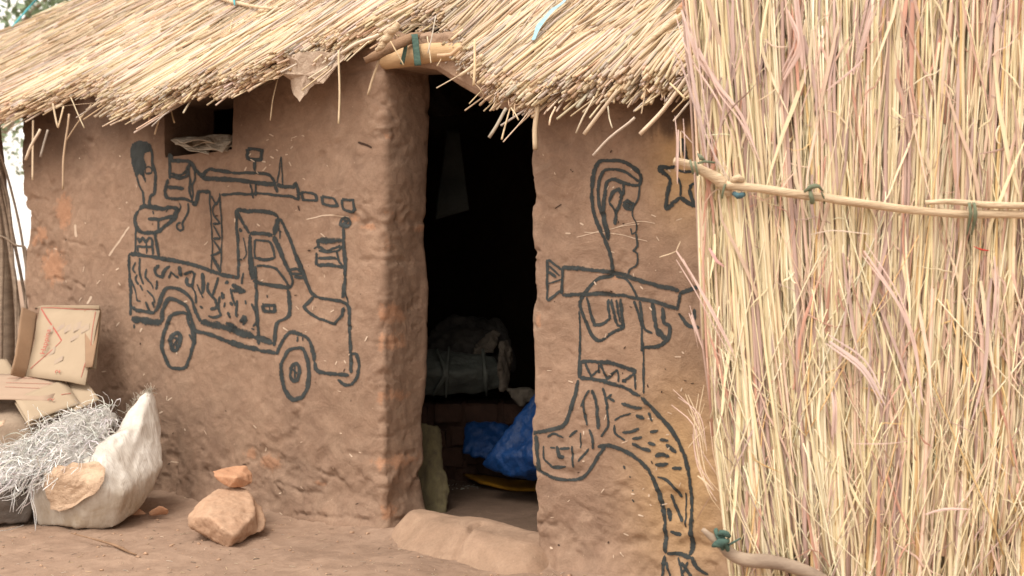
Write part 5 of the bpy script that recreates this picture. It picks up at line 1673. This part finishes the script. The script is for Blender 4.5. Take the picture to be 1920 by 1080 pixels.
PK, PK2, CR_ = (0.68, 0.50, 0.44), (0.60, 0.46, 0.42), (0.74, 0.60, 0.42)
for pts, w, c in [([(1278, 18, -.05), (1295, 70, -.06), (1310, 110, -.05), (1350, 170, -.04), (1385, 260, -.03)], 12, PK), ([(1285, 40, -.06), (1300, 150, -.06), (1315, 230, -.05), (1330, 330, -.03)], 10, PK2),
                  ([(1252, 82, -.06), (1275, 110, -.06), (1300, 190, -.05), (1340, 290, -.04), (1370, 340, -.03)], 6, PK2), ([(1310, 90, -.05), (1340, 150, -.05), (1390, 215, -.04), (1420, 290, -.03)], 11, PK),
                  ([(1268, 470, -.05), (1300, 520, -.05), (1340, 590, -.04), (1375, 660, -.03)], 8, PK), ([(1236, 482, -.04), (1256, 476, -.05), (1270, 470, -.05)], 3, CR_), ([(1268, 470, -.05), (1276, 452, -.05)], 3, CR_),
                  ([(1272, 475, -.05), (1290, 505, -.05), (1300, 530, -.04)], 5, PK), ([(1296, 590, -.04), (1306, 620, -.04), (1318, 655, -.03)], 6, PK), ([(1262, 730, -.03), (1300, 770, -.04), (1320, 830, -.04)], 2, PK),
                  ([(1290, 740, -.03), (1312, 790, -.04), (1325, 850, -.03)], 2.5, CR_), ([(1310, 738, -.03), (1302, 800, -.04), (1318, 900, -.04), (1345, 940, -.03)], 2.5, CR_), ([(1300, 800, -.03), (1306, 860, -.04), (1340, 920, -.03)], 3, PK),
                  ([(1290, 840, -.04), (1306, 820, -.04), (1325, 800, -.03)], 2.5, CR_), ([(1308, 892, -.04), (1325, 905, -.04), (1338, 920, -.03)], 5, CR_), ([(1306, 975, -.03), (1320, 950, -.04), (1336, 925, -.03)], 2.5, (0.30, 0.19, 0.13)),
                  ([(1272, 243, -.07), (1271, 290, -.08), (1270, 345, -.07)], 7, PK), ([(1276, 246, -.06), (1277, 290, -.07), (1280, 300, -.06)], 5, CR_), ([(1278, 245, -.06), (1298, 268, -.05)], 4, PK2),
                  ([(1520, 520, -.05), (1575, 432, -.05)], 3, CR_), ([(1620, 470, -.05), (1680, 560, -.05), (1715, 640, -.04), (1730, 760, -.04)], 9, PK), ([(1555, 640, -.05), (1620, 690, -.05), (1660, 760, -.04)], 13, PK2),
                  ([(1470, 150, -.04), (1500, 90, -.05), (1480, 30, -.05)], 13, PK), ([(1490, -10, -.05), (1500, 60, -.05), (1505, 130, -.04)], 15, PK), ([(1600, 140, -.04), (1625, 60, -.05), (1640, 10, -.04)], 10, PK),
                  ([(1865, 480, -.04), (1868, 540, -.05), (1860, 620, -.04)], 9, PK), ([(1330, 465, -.05), (1345, 490, -.05), (1358, 500, -.04)], 11, (0.66, 0.38, 0.36)), ([(1560, 735, -.04), (1565, 770, -.05), (1560, 820, -.04)], 11, PK),
                  ([(1735, 965, -.05), (1770, 955, -.06), (1820, 955, -.05)], 8, PK), ([(1420, 190, -.05), (1445, 175, -.06), (1460, 160, -.05)], 4, CR_), ([(1600, 832, -.05), (1660, 832, -.06), (1705, 827, -.05)], 3, PK),
                  ([(1550, 170, -.05), (1600, 130, -.06), (1620, 110, -.05)], 7, PK), ([(1520, 440, -.04), (1560, 432, -.05), (1640, 440, -.05)], 4, (0.62, 0.50, 0.40))]:
    stray(pts, w * 0.62, c)
    for q in range(2 if abs(pts[0][1] - pts[-1][1]) > 60 else 0):
        ox_, oy_ = RS.uniform(-8, 12), RS.uniform(-30, 30)
        stray([(x + ox_ + RS.randn() * 2, y + oy_ + RS.randn() * 2, d + 0.006 * RS.randn()) for x, y, d in pts], max(1.6, w * 0.28), tuple(np.array(c) * RS.uniform(0.85, 1.15)))

# crooked horizontal poles and their ties
rail = tube_obj('fence_pole', [fpt(1264, 302, -.06), fpt(1290, 308, -.05), fpt(1320, 322, -.045), fpt(1345, 335, -.045), fpt(1362, 352, -.04), fpt(1368, 368, -.035)], [0.010, 0.012, 0.013, 0.016, 0.017, 0.009], M['pole'], fence, 14, 0.10)
rail2 = tube_obj('fence_pole', [fpt(1362, 347, -.055), fpt(1390, 350, -.06), fpt(1430, 354, -.055), fpt(1480, 362, -.05), fpt(1560, 373, -.05), fpt(1640, 385, -.045), fpt(1720, 395, -.05), fpt(1800, 401, -.05), fpt(1900, 402, -.05), fpt(2100, 412, -.05), fpt(2500, 430, -.05)],
                 [0.012, 0.0125, 0.0120, 0.0112, 0.0115, 0.0108, 0.0112, 0.0105, 0.0105, 0.010, 0.010], M['pole'], fence, 14, 0.09)
tube_obj('fence_pole', [fpt(1735, 380, -.055), fpt(1780, 378, -.06), fpt(1850, 384, -.06), fpt(1920, 386, -.06), fpt(2200, 392, -.06)], [0.006, 0.009, 0.010, 0.011, 0.011], M['pole'], fence, 12, 0.06)
tube_obj('pole_knob', [fpt(1372, 340, -.06), fpt(1384, 333, -.07), (fpt(1392, 340, -.06))], [0.008, 0.011, 0.009], M['pole'], fence, 9, 0.1)
tube_obj('fence_pole', [fpt(1317, 992, -.07), fpt(1335, 1008, -.07), fpt(1352, 1020, -.065), fpt(1372, 1040, -.06), fpt(1400, 1050, -.06), fpt(1450, 1054, -.06), fpt(1490, 1064, -.06), fpt(1530, 1080, -.06), fpt(1580, 1110, -.06)],
         [0.006, 0.014, 0.017, 0.019, 0.0195, 0.019, 0.0185, 0.017, 0.016], M['greywood'], fence, 14, 0.06)


def wrap(cx, cy, r_px, mat, d=-0.06, n=2, w=3.0, tilt=0.3):
    for k in range(n):
        pts = []
        for a in np.linspace(-1.9, 1.9, 9):
            pts.append(fpt(cx + k * 9 + math.sin(a) * tilt * 8 - 4 * tilt, cy + k * 3 - math.cos(a * 0.82) * 0 + r_px * math.sin(a * 0.83) * 1.05, d - 0.022 * math.cos(a * 0.83)))
        tube_obj('tie', pts, w / 2 / 660, mat, fence, 7, 0.25, step=0.004)


wrap(1298, 313, 12, M['khaki'], -.05, 2, 4)
tube_obj('tie', [fpt(1308, 306, -.075), fpt(1320, 303, -.08), fpt(1340, 305, -.06)], 0.0035, M['khaki'], fence, 7, 0.3)
tube_obj('tie', [fpt(1308, 288, -.07), fpt(1314, 296, -.08), fpt(1322, 301, -.07)], [0.003, 0.008, 0.003], M['khaki'], fence, 7, 0.4)
tube_obj('tie', [fpt(1375, 362, -.055), fpt(1384, 367, -.065), fpt(1396, 364, -.055)], [0.006, 0.010, 0.006], M['navy'], fence, 8, 0.3)
tube_obj('tie', [fpt(1360, 345, -.06), fpt(1356, 358, -.06), fpt(1354, 372, -.05)], [0.003, 0.004, 0.002], M['khaki'], fence, 6, 0.4)
wrap(1522, 366, 13, M['khaki'], -.055, 1, 8)
tube_obj('tie', [fpt(1508, 360, -.07), fpt(1520, 352, -.08), fpt(1535, 350, -.08), fpt(1542, 358, -.07)], [0.003, 0.008, 0.009, 0.003], M['khaki'], fence, 8, 0.4)
tube_obj('tie', [fpt(1540, 360, -.07), fpt(1545, 372, -.06), fpt(1546, 382, -.05)], 0.0025, M['khaki'], fence, 6, 0.3)
for dx in (-5, 4):
    tube_obj('tie', [fpt(1822 + dx, 380, -.075), fpt(1825 + dx, 400, -.082), fpt(1822 + dx, 420, -.065), fpt(1818 + dx, 440, -.05)], [0.004, 0.005, 0.0055, 0.002], M['khaki'], fence, 7, 0.35)
tube_obj('tie', [fpt(1826, 462, -.05), fpt(1840, 468, -.055), fpt(1854, 470, -.05)], [0.001, 0.003, 0.001], M['red'], fence, 6, 0.4)
wrap(1352, 1012, 17, M['greencloth'], -.065, 2, 9, 0.8)
tube_obj('tie', [fpt(1336, 1024, -.09), fpt(1350, 1018, -.105), fpt(1366, 1014, -.09)], [0.004, 0.013, 0.005], M['greencloth'], fence, 8, 0.4)
tube_obj('tie', [fpt(1345, 1002, -.09), fpt(1356, 998, -.10), fpt(1368, 1006, -.09)], [0.004, 0.011, 0.005], M['greencloth'], fence, 8, 0.4)
tube_obj('tie', [fpt(1366, 1022, -.09), fpt(1380, 1014, -.08), fpt(1388, 1010, -.06)], 0.003, M['greencloth'], fence, 6, 0.2)

# ================================================================== INSIDE THE HUT
M['greyroll'] = plain('grey_green_cloth', (0.125, 0.14, 0.125), (0.08, 0.09, 0.08), 9, bump=0.5, bd=0.02, rough=0.7)
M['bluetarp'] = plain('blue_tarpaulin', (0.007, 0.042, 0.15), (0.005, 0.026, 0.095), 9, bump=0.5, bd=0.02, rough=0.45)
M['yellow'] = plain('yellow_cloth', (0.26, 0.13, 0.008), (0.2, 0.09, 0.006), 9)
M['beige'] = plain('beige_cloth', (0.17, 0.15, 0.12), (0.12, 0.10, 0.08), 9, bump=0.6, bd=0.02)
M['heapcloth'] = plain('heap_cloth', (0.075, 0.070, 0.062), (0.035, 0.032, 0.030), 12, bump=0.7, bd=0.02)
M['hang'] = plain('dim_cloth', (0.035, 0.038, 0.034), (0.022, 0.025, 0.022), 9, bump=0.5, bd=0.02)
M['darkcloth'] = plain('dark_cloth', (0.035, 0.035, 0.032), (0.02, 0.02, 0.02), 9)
Yb = 5.75
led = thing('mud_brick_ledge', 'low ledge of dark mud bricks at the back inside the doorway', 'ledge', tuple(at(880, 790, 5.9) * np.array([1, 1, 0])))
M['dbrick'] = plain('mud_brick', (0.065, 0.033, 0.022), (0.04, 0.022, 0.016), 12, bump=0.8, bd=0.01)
bmq = None
r0 = at(800, 740, Yb)
for row in range(4):
    for cidx in range(5):
        x0 = at(745 + cidx * 64 + (row % 2) * 30, 0, Yb)[0]
        w_, h_ = 0.160 * RS.uniform(0.7, 1.0), 0.095 * RS.uniform(0.85, 1.0)
        z0 = 0.02 + row * (h_ + 0.010)
        bm = bmesh.new(); bmesh.ops.create_cube(bm, size=1)
        for v in bm.verts:
            v.co = Vector((v.co.x * w_, v.co.y * 0.24, v.co.z * h_))
        bmesh.ops.bevel(bm, geom=bm.edges[:], offset=0.008, segments=1)
        for v in bm.verts: v.co += Vector(RS.randn(3) * 0.005)
        me = bpy.data.meshes.new('brick'); bm.to_mesh(me); bm.free(); me.materials.append(M['dbrick'])
        link('brick', me, led, Vector((x0, Yb + 0.14 + RS.randn() * 0.006, z0 + h_ / 2)) - Vector(origin(led)))
mesh_np('ledge_fill', np.array([(x, y, z) for x in (r0[0] - 0.15, r0[0] + 0.75) for y in (Yb + 0.05, Yb + 0.60) for z in (0.01, 0.42)]), [np.array([[0, 1, 3, 2], [4, 6, 7, 5], [1, 5, 7, 3], [0, 4, 5, 1], [2, 3, 7, 6]])], M['dbrick'], led, smooth=False)
rl, _ = solid('cloth_bundle', [[tuple(at(x, y, Y)) for x, y, Y in ((770, 662, 5.75), (800, 655, 5.85), (860, 662, 5.8), (925, 668, 5.8), (938, 690, 5.72), (938, 725, 5.75), (900, 738, 5.75), (840, 742, 5.72), (780, 740, 5.75), (760, 700, 5.65), (860, 700, 5.60), (930, 700, 6.0), (780, 680, 6.0))]], 0.012, 5, cre(0.014, 9, 0.2), M['greyroll'])
tag(rl, 'grey green rolled cloth bundle lying on the brick ledge inside', 'bundle')
hp, _ = solid('cloth_heap', [[tuple(at(x, y, Y)) for x, y, Y in ((790, 655, 6.1), (810, 618, 6.2), (850, 592, 6.25), (900, 588, 6.25), (940, 600, 6.2), (965, 640, 6.15), (970, 700, 6.0), (860, 640, 5.95), (800, 680, 6.0), (880, 620, 6.5), (900, 700, 6.4))]], 0.014, 3, cre(0.03, 8, 0.3), M['heapcloth'])
tag(hp, 'dark heap of old cloth behind the grey green bundle', 'cloth')
for k_, (xa, ya, xb, yb_) in enumerate([(842, 650, 836, 745), (905, 655, 912, 742), (820, 655, 812, 742)]):
    tube_obj('fold', [at(xa, ya, 5.70), at(xa - 4 + 9 * k_, (ya + yb_) / 2, 5.585), at(xb, yb_, 5.68)], [0.006, 0.013, 0.006], M['greyroll'], rl, 8, 0.3)
wb_, _ = solid('plastic_bag', [[tuple(at(x, y, Y)) for x, y, Y in ((880, 662, 5.9), (900, 640, 5.95), (915, 628, 5.95), (928, 618, 5.95), (940, 622, 5.95), (934, 640, 5.9), (925, 660, 5.85), (900, 668, 5.8), (905, 650, 6.1))]], 0.009, 2, cre(0.02, 14, 0.4), M['beige'])
tag(wb_, 'crumpled pale bag on top of the rolled bundle inside', 'bag')
bg_, _ = solid('beige_cloth', [[tuple(at(x, y, Y)) for x, y, Y in ((934, 640, 5.7), (950, 638, 5.75), (963, 655, 5.75), (955, 690, 5.7), (950, 730, 5.68), (938, 735, 5.66), (936, 690, 5.62), (950, 700, 5.9))], [tuple(at(x, y, Y)) for x, y, Y in ((950, 730, 5.68), (995, 726, 5.66), (1010, 745, 5.66), (975, 765, 5.62), (960, 745, 5.6), (985, 740, 5.9))]], 0.009, 3, cre(0.018, 10, 0.3), M['beige'])
tag(bg_, 'beige folded cloth at the right end of the grey bundle inside', 'cloth')
tp, _ = solid('blue_tarpaulin', [[tuple(at(x, y, Y)) for x, y, Y in ((1040, 700, 5.3), (1000, 745, 5.25), (960, 800, 5.22), (915, 855, 5.2), (905, 872, 5.22), (960, 895, 5.15), (1040, 905, 5.12), (1040, 860, 5.0), (1040, 800, 5.6), (930, 868, 5.45))], [tuple(at(x, y, Y)) for x, y, Y in ((868, 790, 5.6), (960, 795, 5.6), (960, 830, 5.5), (870, 822, 5.55), (868, 850, 5.5), (930, 868, 5.4), (900, 800, 5.75), (920, 850, 5.7))]], 0.010, 3, cre(0.022, 8, 0.2), M['bluetarp'])
tag(tp, 'bright blue tarpaulin heaped inside right of the doorway', 'tarpaulin')
yb = board('yellow_cloth', [at(868, 892, 5.75), at(1040, 902, 5.55), at(1040, 922, 5.35), at(900, 908, 5.55)], 0.012, M['yellow'], None, wob=0.02, base=at(950, 905, 5.55))
tag(yb, 'strip of orange yellow cloth under the blue tarpaulin', 'cloth')
wk, _ = solid('straw_sack', [[tuple(at(x, y, Y)) for x, y, Y in ((740, 800, 5.15), (795, 790, 5.15), (822, 800, 5.18), (815, 830, 5.14), (830, 880, 5.1), (845, 925, 5.05), (840, 965, 5.0), (820, 982, 4.98), (780, 985, 5.0), (740, 980, 5.05), (760, 880, 5.3), (800, 900, 5.35))]], 0.009, 4, cre(0.018, 8, 0.3), plain('fibre_sack', (0.13, 0.11, 0.055), (0.07, 0.055, 0.035), 30, bump=0.8, stretch=(1, 1, 0.3)))
tag(wk, 'worn fibre sack standing just inside the left of the doorway', 'sack')
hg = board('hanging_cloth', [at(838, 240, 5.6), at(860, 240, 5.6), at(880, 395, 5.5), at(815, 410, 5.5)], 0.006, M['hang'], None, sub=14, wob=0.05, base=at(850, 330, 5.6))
tag(hg, 'grey cloth hanging in the dark inside the doorway', 'cloth')
P = []
for k in range(40):
    c = at(845 + RS.randn() * 18, 905 + RS.randn() * 5, 5.6); c[2] = 0.03
    a_ = RS.rand() * 3.1; L = RS.uniform(0.02, 0.08)
    P.append([c - np.array([math.cos(a_), math.sin(a_), -0.1]) * L, c, c + np.array([math.cos(a_), math.sin(a_), 0.1]) * L])
V, F, A = tubes(np.array(P), 0.002, 4, np.tile([(0.5, 0.52, 0.45)], (40, 1)))
li2 = mesh_np('fibre_scraps', V, F, M['straw'], None, pts=A); tag(li2, 'pale fibre scraps on the floor inside the doorway', 'scraps', kind='stuff')

# ================================================================== LEFT OF THE HUT AND BEYOND
sf = thing('stick_screen', 'grey tree pole and leaning sticks left of the hut corner', 'screen', tuple(at(10, 900, 6.6) * np.array([1, 1, 0])))
tube_obj('pole', [at(6, 1000, 6.55) * np.array([1, 1, 0]) , at(12, 640, 6.6), at(10, 560, 6.6), at(10, 480, 6.6), at(4, 400, 6.6), at(-4, 300, 6.6), at(-14, 200, 6.6)], [0.055, 0.050, 0.047, 0.045, 0.040, 0.036, 0.03], M['greywood'], sf, 14, 0.05)
for pts, r in [([(0, 285), (18, 345), (38, 430), (52, 520), (64, 565), (80, 700)], .007), ([(-6, 300), (14, 370), (22, 430), (40, 520), (52, 600), (60, 720)], .009), ([(-8, 330), (8, 400), (18, 460), (30, 540), (40, 640)], .012),
               ([(2, 340), (20, 430), (26, 500), (33, 560), (40, 660)], .006), ([(18, 480), (24, 520), (30, 600)], .006), ([(-10, 440), (10, 446), (30, 460), (48, 466)], .006), ([(-30, 300), (-6, 380), (4, 460), (2, 600)], .012),
               ([(-40, 280), (-30, 500), (-28, 760)], .02), ([(-70, 260), (-60, 500), (-66, 760)], .015), ([(24, 490), (30, 540), (31, 620)], .005)]:
    tube_obj('stick', [at(x, y, 6.5 + 0.02 * RS.randn()) for x, y in pts] + [at(pts[-1][0], pts[-1][1], 6.5) * np.array([1, 1, 0])], r, M['greywood'], sf, 7, 0.1)

M['leaf'] = plain('hazed_leaf', (0.26, 0.33, 0.22), (0.18, 0.25, 0.14), 3, bump=0.0, rough=0.6)  # haze and glare painted in as a paler leaf green


def tree(name, x, y, h, cr, label, seed):
    rs = np.random.RandomState(seed)
    t = thing(name, label, 'tree', (x, y, 0))
    tube_obj('trunk', [(x, y, -0.1), (x + 0.1, y, h * 0.3), (x - 0.1, y + 0.1, h * 0.6), (x, y, h * 0.9)], [0.2, 0.16, 0.11, 0.04], M['greywood'], t, 10, 0.05, step=0.3)
    for k in range(7):
        a = rs.rand() * 6.28
        tube_obj('limb', [(x, y, h * (0.4 + 0.06 * k)), (x + cr * 0.4 * math.cos(a), y + cr * 0.4 * math.sin(a), h * (0.52 + 0.06 * k)), (x + cr * 0.8 * math.cos(a), y + cr * 0.8 * math.sin(a), h * (0.6 + 0.06 * k))], [0.07, 0.05, 0.015], M['greywood'], t, 7, 0.05, step=0.3)
    cl = []
    for k in range(42):
        v = unit(rs.randn(1, 3))[0] * rs.rand() ** 0.4
        cl.append(np.array([x, y, h * 0.72]) + v * np.array([cr, cr, h * 0.34]))
    P = np.concatenate([c + rs.randn(110, 3) * cr * 0.14 for c in cl])
    n = len(P)
    A_ = unit(rs.randn(n, 3)) * 0.09; B_ = unit(np.cross(A_, rs.randn(n, 3))) * 0.045
    V = np.stack([P - A_, P + B_, P + A_, P - B_], 1).reshape(-1, 3)
    f = np.arange(n)[:, None] * 4 + np.arange(4)[None]
    c = mesh_np('crown', V, [f], M['leaf'], t, smooth=False)
    return t


tree('leafy_tree', -9.4, 20.0, 7.6, 2.6, 'hazy leafy tree standing behind the roof at the upper left', 5)
tree('leafy_tree', -21.0, 40.0, 8.0, 3.4, 'distant leafy tree beyond the pole at the left edge', 8)
